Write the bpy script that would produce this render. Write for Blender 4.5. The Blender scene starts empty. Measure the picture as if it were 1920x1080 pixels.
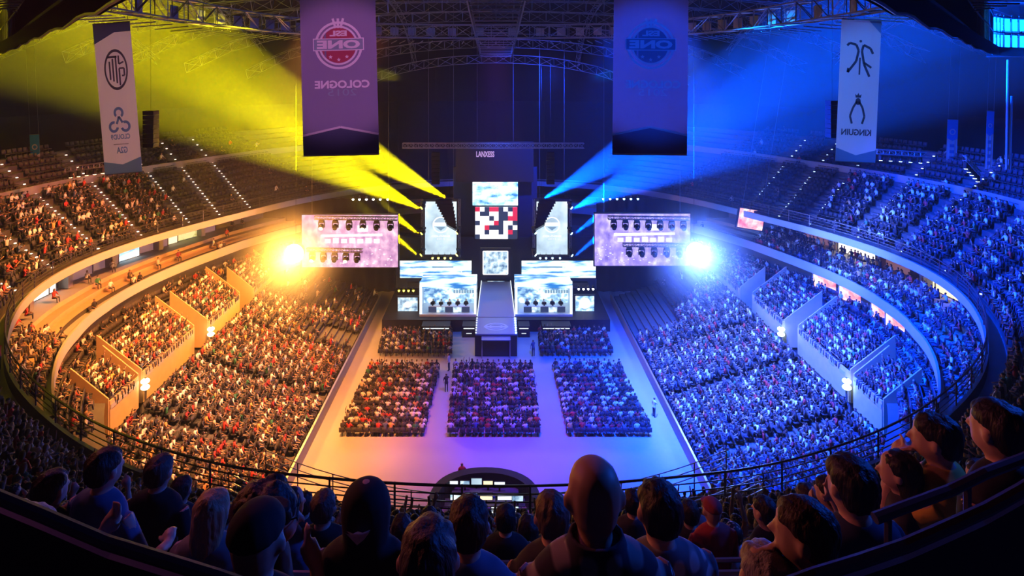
import bpy, math, random
import numpy as np
from mathutils import Vector, Matrix, kdtree
random.seed(7); rng = np.random.default_rng(7)
PI = math.pi
S = bpy.context.scene
C = S.collection

# ------------------------------------------------------------------ camera
F, CX, HY, EYE = 1144.0, 930.0, 128.0, 30.0
cd = bpy.data.cameras.new('camera'); cam = bpy.data.objects.new('camera', cd); C.objects.link(cam)
cam.location = (0, 0, EYE); cam.rotation_euler = (PI / 2, 0, 0)
cd.sensor_width = 36; cd.lens = 36 * F / 1920
cd.shift_x = (960 - CX) / 1920; cd.shift_y = (HY - 540) / 1920
cd.clip_start = 0.1; cd.clip_end = 400
S.camera = cam

def W(px, py, d): return Vector(((px - CX) / F * d, d, EYE - (py - HY) / F * d))
def pix(x, y, z): return (CX + F * x / y, HY - F * (z - EYE) / y)

# ------------------------------------------------------------------ materials
def newmat(name):
    m = bpy.data.materials.new(name); m.use_nodes = True
    return m, m.node_tree.nodes, m.node_tree.links
def mat(name, col, rough=0.6, metal=0.0, emit=None, es=1.0, noise=0.0, nscale=4.0, spec=0.5):
    m, n, l = newmat(name); b = n['Principled BSDF']
    b.inputs['Base Color'].default_value = (*col, 1); b.inputs['Roughness'].default_value = rough
    b.inputs['Metallic'].default_value = metal; b.inputs['Specular IOR Level'].default_value = spec
    if emit:
        b.inputs['Emission Color'].default_value = (*emit, 1); b.inputs['Emission Strength'].default_value = es
    if noise:
        t = n.new('ShaderNodeTexNoise'); t.inputs['Scale'].default_value = nscale; t.inputs['Detail'].default_value = 6
        tc = n.new('ShaderNodeTexCoord'); l.new(tc.outputs['Object'], t.inputs['Vector'])
        r = n.new('ShaderNodeMapRange'); r.inputs['To Min'].default_value = 1 - noise; r.inputs['To Max'].default_value = 1 + noise
        l.new(t.outputs['Fac'], r.inputs['Value'])
        mx = n.new('ShaderNodeMix'); mx.data_type = 'RGBA'; mx.blend_type = 'MULTIPLY'; mx.inputs['Factor'].default_value = 1
        mx.inputs['A'].default_value = (*col, 1); l.new(r.outputs['Result'], mx.inputs['B']); l.new(mx.outputs['Result'], b.inputs['Base Color'])
    return m
def screen_mat(name, stops, kind='noise', scale=6.0, es=1.0, detail=4, stretch=(1, 1, 1)):
    """a lit screen: a procedural picture from a ramp over a noise or a cell pattern"""
    m, n, l = newmat(name)
    b = n['Principled BSDF']; b.inputs['Base Color'].default_value = (.01, .01, .01, 1); b.inputs['Roughness'].default_value = .4
    tc = n.new('ShaderNodeTexCoord'); mp = n.new('ShaderNodeMapping'); mp.inputs['Scale'].default_value = stretch
    l.new(tc.outputs['Object'], mp.inputs['Vector'])
    if kind == 'noise':
        t = n.new('ShaderNodeTexNoise'); t.inputs['Detail'].default_value = detail; o = t.outputs['Fac']
    else:
        t = n.new('ShaderNodeTexVoronoi'); t.distance = 'CHEBYCHEV'
        o = t.outputs['Color'] if kind == 'cells' else t.outputs['Distance']
    t.inputs['Scale'].default_value = scale; l.new(mp.outputs['Vector'], t.inputs['Vector'])
    r = n.new('ShaderNodeValToRGB'); e = r.color_ramp.elements
    while len(e) < len(stops): e.new(.5)
    if kind == 'cells': r.color_ramp.interpolation = 'CONSTANT'
    for k, (p, c) in enumerate(stops): e[k].position = p; e[k].color = (*c, 1)
    l.new(o, r.inputs['Fac']); l.new(r.outputs['Color'], b.inputs['Emission Color']); b.inputs['Emission Strength'].default_value = es
    return m
M = {}
M['floor'] = mat('floor_screed', (.42, .40, .41), .42, noise=.14, nscale=.35)
M['concrete'] = mat('concrete', (.20, .19, .19), .8, noise=.25, nscale=1.5)
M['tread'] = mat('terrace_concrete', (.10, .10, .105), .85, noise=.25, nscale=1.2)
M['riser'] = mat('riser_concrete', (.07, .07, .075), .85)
M['walkway'] = mat('walkway_concrete', (.42, .40, .38), .6, noise=.12, nscale=.8)
M['fascia'] = mat('fascia_white', (.42, .41, .42), .5)
M['fascia2'] = mat('fascia_grey', (.25, .24, .26), .5)
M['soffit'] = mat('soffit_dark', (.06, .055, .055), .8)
M['roof'] = mat('roof_black', (.012, .012, .016), .9, noise=.3, nscale=.3)
M['wall'] = mat('arena_wall', (.012, .014, .024), .9, noise=.3, nscale=.4)
M['steel'] = mat('truss_steel', (.32, .33, .36), .45, .5)
M['darksteel'] = mat('dark_steel', (.16, .16, .18), .45, .5)
M['black'] = mat('black_matte', (.012, .012, .014), .6)
M['blackgloss'] = mat('black_gloss', (.02, .02, .022), .25)
M['seat'] = mat('seat_plastic', (.10, .10, .115), .5)
M['seatback'] = mat('seat_back_plastic', (.15, .14, .16), .4)
M['rail'] = mat('rail_paint', (.10, .09, .10), .35, .5)
M['railbright'] = mat('rail_metal', (.50, .48, .50), .3, .8)
M['wood'] = mat('barrier_wood', (.60, .42, .25), .6, noise=.15, nscale=2)
M['stagetop'] = mat('stage_deck', (.35, .38, .50), .25)
M['stageblack'] = mat('stage_skirt', (.015, .016, .03), .6)
M['curtain'] = mat('black_curtain', (.010, .010, .012), .9)
M['lamp_w'] = mat('lamp_white', (1, 1, 1), .5, emit=(1, .95, .9), es=12)
M['lamp_warm'] = mat('lamp_warm', (1, 1, 1), .5, emit=(1, .62, .28), es=8)
M['lamp_y'] = mat('lamp_yellow', (1, 1, 1), .5, emit=(1, .8, .05), es=10)
M['lamp_b'] = mat('lamp_blue', (1, 1, 1), .5, emit=(.35, .65, 1), es=10)
M['step'] = mat('step_light', (1, 1, 1), .5, emit=(1, .75, .6), es=2.6)
M['stepb'] = mat('step_light_blue', (1, 1, 1), .5, emit=(.5, .7, 1), es=2.6)
M['white_e'] = mat('screen_white', (.1, .1, .1), .5, emit=(.88, .97, 1), es=1.25)
M['gloss_w'] = mat('booth_white', (.7, .75, .85), .4)
M['skin'] = mat('skin', (.62, .38, .28), .5, noise=.05, nscale=8)
M['pants'] = mat('denim', (.04, .045, .07), .8)

def tag(o, label=None, cat=None, group=None, kind=None):
    if label: o['label'] = label
    if cat: o['category'] = cat
    if group: o['group'] = group
    if kind: o['kind'] = kind
    return o
def empty(name, loc=(0, 0, 0), rz=0):
    o = bpy.data.objects.new(name, None); C.objects.link(o); o.location = loc; o.rotation_euler = (0, 0, rz)
    o.empty_display_size = .2
    return o
def copy_tree(o, parent=None):
    c = o.copy(); C.objects.link(c)
    if parent: c.parent = parent
    for ch in list(o.children): copy_tree(ch, c)
    return c

# ------------------------------------------------------------------ mesh collector
class MB:
    def __init__(s): s.v = []; s.f = []; s.m = []; s.mats = []
    def mi(s, m):
        if m is None: return 0
        if m not in s.mats: s.mats.append(m)
        return s.mats.index(m)
    def add(s, vs, fs, m=None):
        b = len(s.v); s.v.extend(tuple(v) for v in vs); k = s.mi(m)
        for f in fs: s.f.append(tuple(b + i for i in f)); s.m.append(k)
    def box(s, c, d, m=None, rz=0, R=None):
        cx, cy, cz = c; x, y, z = d[0] / 2, d[1] / 2, d[2] / 2
        vs = []
        for dz in (-z, z):
            for dx, dy in ((-x, -y), (x, -y), (x, y), (-x, y)):
                p = Vector((dx, dy, dz))
                if R is not None: p = R @ p
                elif rz: p = Vector((dx * math.cos(rz) - dy * math.sin(rz), dx * math.sin(rz) + dy * math.cos(rz), dz))
                vs.append((cx + p.x, cy + p.y, cz + p.z))
        s.add(vs, [(3, 2, 1, 0), (4, 5, 6, 7), (0, 1, 5, 4), (1, 2, 6, 5), (2, 3, 7, 6), (3, 0, 4, 7)], m)
    def bar(s, p, q, r, m=None, n=4, cap=True):
        p = Vector(p); q = Vector(q); d = q - p
        if d.length < 1e-6: return
        d.normalize(); u = d.cross(Vector((0, 0, 1)) if abs(d.z) < .9 else Vector((1, 0, 0))).normalized(); w = d.cross(u)
        vs = []
        for c in (p, q):
            for k in range(n):
                a = 2 * PI * (k + .5) / n; vs.append(c + (u * math.cos(a) + w * math.sin(a)) * r)
        fs = [(k, (k + 1) % n, n + (k + 1) % n, n + k) for k in range(n)]
        if cap: fs += [tuple(range(n - 1, -1, -1)), tuple(range(n, 2 * n))]
        s.add(vs, fs, m)
    def tube(s, pts, radii, m=None, n=8, cap=True):
        pts = [Vector(p) for p in pts]
        if not hasattr(radii, '__len__'): radii = [radii] * len(pts)
        vs = []; u = None
        for i, p in enumerate(pts):
            d = (pts[min(i + 1, len(pts) - 1)] - pts[max(i - 1, 0)]).normalized()
            if u is None: u = d.cross(Vector((0, 0, 1)) if abs(d.z) < .9 else Vector((1, 0, 0))).normalized()
            else: u = (u - d * u.dot(d)).normalized()
            w = d.cross(u)
            for k in range(n):
                a = 2 * PI * k / n; vs.append(p + (u * math.cos(a) + w * math.sin(a)) * radii[i])
        fs = []
        for i in range(len(pts) - 1):
            for k in range(n): fs.append((i * n + k, i * n + (k + 1) % n, (i + 1) * n + (k + 1) % n, (i + 1) * n + k))
        if cap:
            fs.append(tuple(range(n - 1, -1, -1))); e = (len(pts) - 1) * n; fs.append(tuple(range(e, e + n)))
        s.add(vs, fs, m)
    def stack(s, secs, m=None, n=8, cap=True):
        """horizontal elliptical sections (z, rx, ry, x0, y0)"""
        vs = []
        for (z, rx, ry, x0, y0) in secs:
            for k in range(n):
                a = 2 * PI * (k + .5) / n; vs.append((x0 + rx * math.cos(a), y0 + ry * math.sin(a), z))
        fs = []
        for i in range(len(secs) - 1):
            for k in range(n): fs.append((i * n + k, i * n + (k + 1) % n, (i + 1) * n + (k + 1) % n, (i + 1) * n + k))
        if cap:
            fs.append(tuple(range(n - 1, -1, -1))); e = (len(secs) - 1) * n; fs.append(tuple(range(e, e + n)))
        s.add(vs, fs, m)
    def disc(s, c, nrm, r, m=None, n=12, t=0.02):
        nrm = Vector(nrm).normalized(); s.bar(Vector(c) - nrm * t / 2, Vector(c) + nrm * t / 2, r, m, n)
    def truss(s, pts, w=.4, m=None, r=.03, seg=.8, tri=False):
        """box truss with diagonals along a path"""
        pts = [Vector(p) for p in pts]
        L = [0]
        for a, b in zip(pts, pts[1:]): L.append(L[-1] + (b - a).length)
        n = max(1, int(L[-1] / seg)); q = []
        for i in range(n + 1):
            t = L[-1] * i / n; j = 0
            while j < len(L) - 2 and L[j + 1] < t: j += 1
            q.append(pts[j].lerp(pts[j + 1], (t - L[j]) / max(1e-6, L[j + 1] - L[j])))
        fr = []
        for i, p in enumerate(q):
            d = (q[min(i + 1, n)] - q[max(i - 1, 0)]).normalized()
            u = d.cross(Vector((0, 0, 1))).normalized() * (w / 2); h = Vector((0, 0, w / 2))
            fr.append([p + u + h, p - u + h, p - u - h, p + u - h] if not tri else [p + u + h, p - u + h, p - h])
        k = len(fr[0])
        for i in range(n):
            for j in range(k):
                s.bar(fr[i][j], fr[i + 1][j], r, m, 4, False)
                a, b = (fr[i][j], fr[i + 1][(j + 1) % k]) if i % 2 else (fr[i][(j + 1) % k], fr[i + 1][j])
                s.bar(a, b, r * .6, m, 3, False)
                s.bar(fr[i][j], fr[i][(j + 1) % k], r * .6, m, 3, False)
    def build(s, name, m=None, parent=None, smooth=False, link=True):
        me = bpy.data.meshes.new(name); me.from_pydata(s.v, [], s.f)
        mats = s.mats if s.mats else [m]
        for x in mats: me.materials.append(x)
        if s.mats: me.polygons.foreach_set('material_index', s.m)
        if smooth: me.polygons.foreach_set('use_smooth', [True] * len(me.polygons))
        me.update()
        o = bpy.data.objects.new(name, me)
        if link: C.objects.link(o)
        if parent: o.parent = parent
        return o
def struct(name, mb, m=None, smooth=False):
    o = mb.build(name, m, smooth=smooth); o['kind'] = 'structure'; return o

# ------------------------------------------------------------------ the plan of the bowl
HALF = [(0, 22.8), (6, 23.2), (11.9, 24.4), (18.8, 27.6), (26, 33), (31, 38.8), (34.5, 45), (36, 51), (35.6, 57), (33.5, 63.5), (30, 70.5), (25, 79), (18, 86), (9, 90), (0, 91)]
def catmull(P, n=14):
    P = [np.array(p, float) for p in P]; Q = [2 * P[0] - P[1] + 0, *P, 2 * P[-1] - P[-2]]
    Q[0] = np.array((-P[1][0], P[1][1])); Q[-1] = np.array((-P[-2][0], P[-2][1]))
    out = []
    for i in range(1, len(Q) - 2):
        for k in range(n):
            t = k / n; a, b, c, d = Q[i - 1:i + 3]
            out.append(.5 * (2 * b + (c - a) * t + (2 * a - 5 * b + 4 * c - d) * t * t + (3 * b - a - 3 * c + d) * t ** 3))
    out.append(P[-1]); return np.array(out)
R0 = catmull(HALF)
L0 = np.r_[0, np.cumsum(np.linalg.norm(np.diff(R0, axis=0), axis=1))]
NS = 260
SS = np.linspace(0, L0[-1], NS)
RING = np.c_[np.interp(SS, L0, R0[:, 0]), np.interp(SS, L0, R0[:, 1])]
T = np.gradient(RING, axis=0); T /= np.linalg.norm(T, axis=1)[:, None]
NRM = np.c_[T[:, 1], -T[:, 0]]      # outward
NRM[0] = (0, -1)
def ring_at(i, o, side=1):
    p = RING[i] + NRM[i] * o
    return float(p[0] * side), float(p[1])
def idx_y(y, lo=60):          # ring index on the flank for a depth
    k = [i for i in range(20, NS - 20) if RING[i][1] >= y]
    return k[0]
OFFS = {}
def dist_ring(x, y):
    d = np.hypot(RING[:, 0] - abs(x), RING[:, 1] - y); i = int(d.argmin())
    s = np.dot(np.array((abs(x), y)) - RING[i], NRM[i])
    return (float(d[i]) if s > 0 else -float(d[i])), i
SL = .72
def tier_z(o): return 12.12 + SL * o
ROW0, DROW = 1.5, .85
def row_o(k): return ROW0 + DROW * k
def omax(i):
    y = RING[i][1]
    if y < 34: return 25.6
    if y < 44: return 25.6 - (y - 34) / 10 * 13
    return 12.6

# aisles of the upper tier, as ring indices
AISLE_Y = [30.2, 36.5, 46.0, 51.0, 56.0, 60.3, 65.5, 69.0, 72.5]
AISLES = [idx_y(y) for y in AISLE_Y]
AISLE_S = [SS[i] for i in AISLES] + [5.5, 13.5]

# ------------------------------------------------------------------ structure: floor, tiers, roof
mb = MB(); mb.add([(-34, 22, 0), (34, 22, 0), (34, 96, 0), (-34, 96, 0)], [(0, 1, 2, 3)]); struct('floor', mb, M['floor'])

def bal_shift(i):
    return float(np.interp(RING[i][1], (48, 54, 62, 72, 92), (0, .6, 2.0, 3.5, 3.5)))
def sweep(mb, prof, i0, i1, side, mats, step=1, shift=None):
    """prof: list of (offset, z); one face strip per profile segment along ring indices i0..i1"""
    idx = list(range(i0, i1 + 1, step)); vs = []
    for i in idx:
        for (o, z) in prof:
            x, y = ring_at(i, o + (shift(i) if shift else 0), side); vs.append((x, y, z))
    k = len(prof)
    for j in range(k - 1):
        b = len(mb.v); sub = []; fs = []
        for a in range(len(idx)):
            sub += [vs[a * k + j], vs[a * k + j + 1]]
        for a in range(len(idx) - 1):
            q = (2 * a, 2 * a + 1, 2 * a + 3, 2 * a + 2); fs.append(q if side > 0 else q[::-1])
        mb.add(sub, fs, mats[j] if isinstance(mats, list) else mats)

for side, nm in ((-1, 'left'), (1, 'right')):
    mb = MB()
    # stepped terrace of the upper tier
    for k in range(29):
        o = row_o(k); z = tier_z(o)
        ii = [i for i in range(NS) if omax(i) >= o and RING[i][1] < 88]
        if not ii: continue
        i0, i1 = min(ii), max(ii)
        zp = tier_z(row_o(k - 1)) if k else 12.5
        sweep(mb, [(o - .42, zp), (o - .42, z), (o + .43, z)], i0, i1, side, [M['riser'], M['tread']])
    sweep(mb, [(-.02, 12.5), (ROW0 - .42, 12.5)], 0, NS - 1, side, M['walkway'])
    struct('floor_upper_tier_' + nm, mb)
    mb = MB()
    # fascia and suites
    sweep(mb, [(0, 12.5), (0, 13.2), (.16, 13.2), (.16, 12.5)], 0, NS - 1, side, [M['fascia'], M['fascia'], M['fascia2']])
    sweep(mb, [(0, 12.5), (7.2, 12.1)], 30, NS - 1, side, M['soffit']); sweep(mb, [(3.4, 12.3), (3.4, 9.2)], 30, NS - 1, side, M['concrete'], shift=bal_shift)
    struct('wall_suite_' + nm, mb)
    mb = MB()
    i0 = idx_y(36)
    # stepped balcony in front of the suites, then its fascia
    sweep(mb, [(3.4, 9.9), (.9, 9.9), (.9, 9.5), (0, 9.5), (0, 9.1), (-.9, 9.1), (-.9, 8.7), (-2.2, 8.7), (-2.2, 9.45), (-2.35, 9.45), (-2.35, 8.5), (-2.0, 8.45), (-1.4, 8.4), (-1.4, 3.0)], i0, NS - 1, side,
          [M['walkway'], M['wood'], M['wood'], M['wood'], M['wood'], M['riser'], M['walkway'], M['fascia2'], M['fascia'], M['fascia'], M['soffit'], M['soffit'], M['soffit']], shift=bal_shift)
    struct('floor_balcony_' + nm, mb)
    mb = MB()
    # dark terrace below the balcony
    pr = []; o, z = -1.4, 6.5
    for k in range(5): pr += [(o, z), (o - .75, z)]; o -= .75; z -= .3
    sweep(mb, pr, i0, NS - 1, side, M['tread'], shift=bal_shift)
    struct('floor_club_tier_' + nm, mb)

# outer wall and roof
def roof_z(x, y):
    r = math.hypot(x / 62, (y - 42) / 60); return 24.5 + 15.5 * math.sqrt(max(0, 1 - r ** 4))
mb = MB(); n = 48; rr = [0, .25, .45, .6, .72, .82, .9, .95, .98, 1.0]; vs = []
for r in rr:
    for k in range(n):
        a = 2 * PI * k / n; x, y = 62 * r * math.cos(a), 42 + 60 * r * math.sin(a); vs.append((x, y, 24.5 + 15.5 * math.sqrt(max(0, 1 - r ** 4))))
fs = [(i * n + k, (i + 1) * n + k, (i + 1) * n + (k + 1) % n, i * n + (k + 1) % n) for i in range(len(rr) - 1) for k in range(n)]
mb.add(vs, fs); struct('ceiling', mb, M['roof'], smooth=True)
mb = MB(); vs = []
for z in (-.2, 24.6):
    for k in range(n):
        a = 2 * PI * k / n; vs.append((62 * math.cos(a), 42 + 60 * math.sin(a), z))
mb.add(vs, [(k, (k + 1) % n, n + (k + 1) % n, n + k) for k in range(n)]); struct('wall_outer', mb, M['wall'])

# ------------------------------------------------------------------ low figure templates
SKIN, HAIR, SHIRT, PANTS = 0, 1, 2, 3
class Fig:
    """a figure as classed islands, local frame: faces +y, floor at z=0"""
    def __init__(s): s.items = []
    def stack(s, cls, secs, n): m = MB(); m.stack(secs, None, n); s.items.append((cls, m.v, m.f))
    def tube(s, cls, pts, rad, n): m = MB(); m.tube(pts, rad, None, n); s.items.append((cls, m.v, m.f))
def ell(c, r, n, k, z0=-1.0, z1=1.0):
    out = []
    for i in range(k + 1):
        a0_, a1_ = math.asin(max(-1, z0)), math.asin(min(1, z1)); t = math.sin(a0_ + (a1_ - a0_) * i / k); q = math.sqrt(max(.0004, 1 - t * t)); out.append((c[2] + r[2] * t, r[0] * q, r[1] * q, c[0], c[1]))
    return out
def arm_path(kind, sx, hs):
    """shoulder, elbow, wrist, hand"""
    sh = (sx * .185, 0, hs - .05)
    return {'lap': [sh, (sx * .25, .06, hs - .33), (sx * .13, .30, hs - .44), (sx * .08, .37, hs - .45)],
            'knee': [sh, (sx * .27, .12, hs - .30), (sx * .20, .38, hs - .40), (sx * .17, .45, hs - .42)],
            'up': [sh, (sx * .30, .08, hs + .16), (sx * .26, .14, hs + .42), (sx * .25, .15, hs + .50)],
            'clap': [sh, (sx * .26, .16, hs - .22), (sx * .06, .36, hs - .06), (sx * .03, .40, hs + .01)],
            'chin': [sh, (sx * .22, .22, hs - .24), (sx * .07, .20, hs + .0), (sx * .03, .16, hs + .07)],
            'side': [sh, (sx * .27, -.02, hs - .32), (sx * .27, .10, hs - .58), (sx * .27, .12, hs - .66)],
            'bent': [sh, (sx * .36, .02, hs - .28), (sx * .26, .24, hs - .34), (sx * .20, .30, hs - .33)],
            'hip': [sh, (sx * .40, -.04, hs - .28), (sx * .24, .08, hs - .48), (sx * .19, .11, hs - .50)]}[kind]
def figure(pose='sit', arms=('lap', 'lap'), hair='short', n=6, lod=0, lean=.04, hs=None, turn=0.0):
    f = Fig(); sit = pose == 'sit'
    hs = hs or (1.0 if sit else 1.42); hip = .45 if sit else hs * .648
    m = hs - hip
    if lod: secs = [(hip - .05, .17, .13, 0, 0), (hip + m * .4, .145, .105, 0, lean * .4), (hip + m * .8, .19, .12, 0, lean * .8), (hs + .0, .17, .09, 0, lean), (hs + .05, .06, .06, 0, lean)]
    else: secs = [(hip - .07, .15, .12, 0, -.02), (hip, .175, .135, 0, 0), (hip + m * .3, .15, .11, 0, lean * .3), (hip + m * .6, .175, .12, 0, lean * .6), (hip + m * .85, .20, .12, 0, lean * .85), (hs - .01, .195, .10, 0, lean), (hs + .03, .145, .085, 0, lean), (hs + .06, .088, .07, 0, lean), (hs + .085, .06, .055, 0, lean)]
    f.stack(SHIRT, secs, n)
    hy = lean + .025; hz = hs + .215
    if lod: f.stack(SKIN, [(hs + .02, .055, .055, 0, lean), (hs + .10, .06, .07, 0, hy), (hz, .078, .096, 0, hy), (hz + .03, .076, .094, 0, hy)], n)
    else:
        f.stack(SKIN, [(hs + .0, .062, .06, 0, lean), (hs + .07, .055, .058, 0, lean + .008), (hs + .10, .05, .06, 0, hy), (hs + .115, .055, .082, 0, hy + .012), (hs + .15, .068, .093, 0, hy + .005), (hz, .077, .098, 0, hy), (hz + .055, .075, .096, 0, hy), (hz + .085, .066, .086, 0, hy), (hz + .107, .049, .064, 0, hy), (hz + .121, .026, .036, 0, hy), (hz + .126, .008, .01, 0, hy)], n)
    if hair == 'short' and lod: f.stack(HAIR, ell((0, hy - .014, hz + .025), (.085, .100, .108), n, 3, .0, .985), n)
    elif hair == 'short': f.stack(HAIR, [(hz - .075, .060, .045, 0, hy - .050), (hz - .035, .079, .066, 0, hy - .038), (hz + .01, .086, .086, 0, hy - .024), (hz + .05, .086, .104, 0, hy - .006), (hz + .082, .077, .097, 0, hy - .003), (hz + .108, .060, .077, 0, hy - .003), (hz + .127, .034, .046, 0, hy - .003), (hz + .135, .01, .014, 0, hy - .003)], n)
    elif hair == 'long':
        f.stack(HAIR, [(hs - .06, .075, .035, 0, hy - .09), (hs + .06, .09, .06, 0, hy - .06), (hz, .092, .09, 0, hy - .028), (hz + .05, .090, .098, 0, hy - .016), (hz + .09, .074, .085, 0, hy - .01), (hz + .118, .05, .06, 0, hy - .01), (hz + .133, .015, .02, 0, hy - .01)], n)
    elif hair == 'cap': f.stack(HAIR, ell((0, hy - .004, hz + .04), (.086, .108, .098), n, 6, -.1, .985), n); f.stack(HAIR, [(hz + .02, .06, .05, 0, hy + .11), (hz + .035, .06, .05, 0, hy + .11)], n)
    elif hair == 'hood': f.stack(SHIRT, [(hs, .10, .08, 0, hy - .02), (hs + .1, .10, .10, 0, hy - .02), (hz, .108, .115, 0, hy - .02), (hz + .07, .10, .108, 0, hy - .02), (hz + .115, .078, .085, 0, hy - .02), (hz + .142, .045, .05, 0, hy - .02), (hz + .152, .01, .012, 0, hy - .02)], n)
    f.arm0 = len(f.items)
    for sx, a in ((-1, arms[0]), (1, arms[1])):
        P = arm_path(a, sx, hs); P = [(p[0], p[1] + lean, p[2]) for p in P]
        q = 4 if lod else max(6, n // 2)
        if lod:
            f.tube(SHIRT, P[:2], [.055, .045], q); f.tube(SKIN, P[1:], [.04, .03, .03], q)
        else:
            mid = [(P[0][i] + P[1][i]) / 2 for i in range(3)]
            f.tube(SHIRT, [P[0], mid, P[1]], [.062, .054, .048], q); f.tube(SKIN, [P[1], P[2]], [.043, .029], q)
            d = Vector(P[3]) - Vector(P[2]); d.normalize(); u = d.cross(Vector((sx, .3, .2))).normalized()
            w = d.cross(u)
            c0 = Vector(P[2]); f.tube(SKIN, [c0, c0 + d * .035, c0 + d * .085], [.027, .038, .036], q)
            for k in range(4):
                b = c0 + d * .07 + w * (.027 - k * .018); ln = (.062, .075, .07, .052)[k]
                f.tube(SKIN, [b, b + d * ln * .5 + u * .004, b + d * ln + u * (.022 + .004 * k)], [.011, .010, .0085], 6)
            b = c0 + d * .03 + w * .03; f.tube(SKIN, [b, b + d * .03 + w * .025, b + d * .06 + w * .03], [.013, .011, .009], 6)
    f.arm1 = len(f.items)
    for sx in (-1, 1):
        if sit:
            P = [(sx * .09, .0, hip + .01), (sx * .13, .42, hip + .05), (sx * .13, .44, .08), (sx * .13, .56, .04)]
            q = 4 if lod else 8
            f.tube(PANTS, P[:2], [.09, .065], q)
            if not lod or lod == 1: f.tube(PANTS, P[1:3], [.062, .042], q)
            if not lod: f.tube(PANTS, [(sx * .13, .40, .05), (sx * .13, .50, .055), (sx * .13, .62, .035)], [.045, .047, .03], q)
        else:
            q = 5 if lod else 8
            f.tube(PANTS, [(sx * .09, 0, hip + .02), (sx * .10, .02, .5), (sx * .11, -.01, .06)], [.095, .065, .045], q)
            f.tube(PANTS, [(sx * .11, -.05, .045), (sx * .11, .05, .05), (sx * .12, .18, .03)], [.045, .045, .028], q)
    if not lod:   # face: ears, nose, brow, chin
        for sx in (-1, 1):
            f.stack(SKIN, ell((sx * .083, hy - .005, hz - .01), (.012, .022, .034), 8, 5, -.97, .97), 8)
            f.stack(SKIN, ell((sx * .032, hy + .078, hz + .012), (.018, .014, .010), 6, 4, -.97, .97), 6)
        f.tube(SKIN, [(0, hy + .085, hz + .02), (0, hy + .105, hz - .015), (0, hy + .118, hz - .035), (0, hy + .09, hz - .045)], [.009, .012, .016, .012], 6)
        f.tube(SKIN, [(-.022, hy + .086, hz - .072), (0, hy + .095, hz - .07), (.022, hy + .086, hz - .072)], [.006, .009, .006], 6)
        f.stack(SKIN, ell((0, hy + .068, hz - .10), (.026, .022, .018), 6, 4, -.97, .97), 6)
    # a rounder head set closer to the shoulders
    z0 = hs + .03
    for i, (c, vs, fs) in enumerate(f.items):
        if f.arm0 <= i < f.arm1 or c == PANTS: continue
        f.items[i] = (c, [(v[0] * (1.04 if v[2] > hs + .09 else 1), v[1], v[2] if v[2] < z0 else z0 + (v[2] - z0) * .84 - min(.012, (v[2] - z0) * .3)) for v in vs], fs)
    return f

def remesh(vs, fs, voxel, name, smooth_it=4):
    me = bpy.data.meshes.new(name); me.from_pydata([tuple(v) for v in vs], [], fs); o = bpy.data.objects.new(name, me); C.objects.link(o)
    r = o.modifiers.new('r', 'REMESH'); r.mode = 'VOXEL'; r.voxel_size = voxel; r.use_smooth_shade = True
    if smooth_it:
        s = o.modifiers.new('s', 'SMOOTH'); s.factor = .5; s.iterations = smooth_it
    dg = bpy.context.evaluated_depsgraph_get(); dg.update()
    out = bpy.data.meshes.new_from_object(o.evaluated_get(dg)); bpy.data.objects.remove(o); out.name = name
    return out
def joined(items):
    v, f = [], []
    for c, vs, fs in items:
        b = len(v); v += list(vs); f += [tuple(b + i for i in q) for q in fs]
    return v, f
def classed_person(fig, voxel, name, mats, smooth_it=2):
    """one continuous body mesh; each face takes the material of the nearest source surface"""
    v, f = joined(fig.items); me = remesh(v, f, voxel, name, smooth_it)
    pts = []
    for c, vs, fs in fig.items:
        for q in fs:
            P = [Vector(vs[i]) for i in q]; cen = sum(P, Vector()) / len(P); pts.append((cen, c))
            for p in P: pts.append(((p + cen) / 2, c)); pts.append((p, c))
    kd = kdtree.KDTree(len(pts))
    for i, (p, c) in enumerate(pts): kd.insert(p, i)
    kd.balance()
    for m in mats: me.materials.append(m)
    me.polygons.foreach_set('material_index', [pts[kd.find(p.center)[1]][1] for p in me.polygons])
    me.polygons.foreach_set('use_smooth', [True] * len(me.polygons)); me.update()
    return me

# random-colour cloth and hair for copies that share a mesh
def random_mat(name, cols, rough=.8):
    m, n, l = newmat(name); b = n['Principled BSDF']; b.inputs['Roughness'].default_value = rough
    oi = n.new('ShaderNodeObjectInfo'); r = n.new('ShaderNodeValToRGB'); r.color_ramp.interpolation = 'CONSTANT'; e = r.color_ramp.elements
    while len(e) < len(cols): e.new(.5)
    for k, c in enumerate(cols): e[k].position = k / len(cols); e[k].color = (*c, 1)
    l.new(oi.outputs['Random'], r.inputs['Fac']); l.new(r.outputs['Color'], b.inputs['Base Color']); return m
SHIRTS = [(.03, .03, .035), (.7, .7, .7), (.02, .02, .025), (.5, .05, .05), (.10, .12, .2), (.25, .25, .27), (.03, .03, .03), (.6, .6, .62), (.05, .07, .15), (.5, .42, .3), (.85, .85, .85), (.7, .25, .1)]
HAIRS = [(.015, .010, .008), (.04, .022, .012), (.09, .05, .025), (.02, .015, .012), (.25, .17, .09), (.03, .02, .015)]
M['shirt_r'] = random_mat('cloth_mixed', SHIRTS); M['hair_r'] = random_mat('hair_mixed', HAIRS, .6)
PM = [M['skin'], M['hair_r'], M['shirt_r'], M['pants']]

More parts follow.
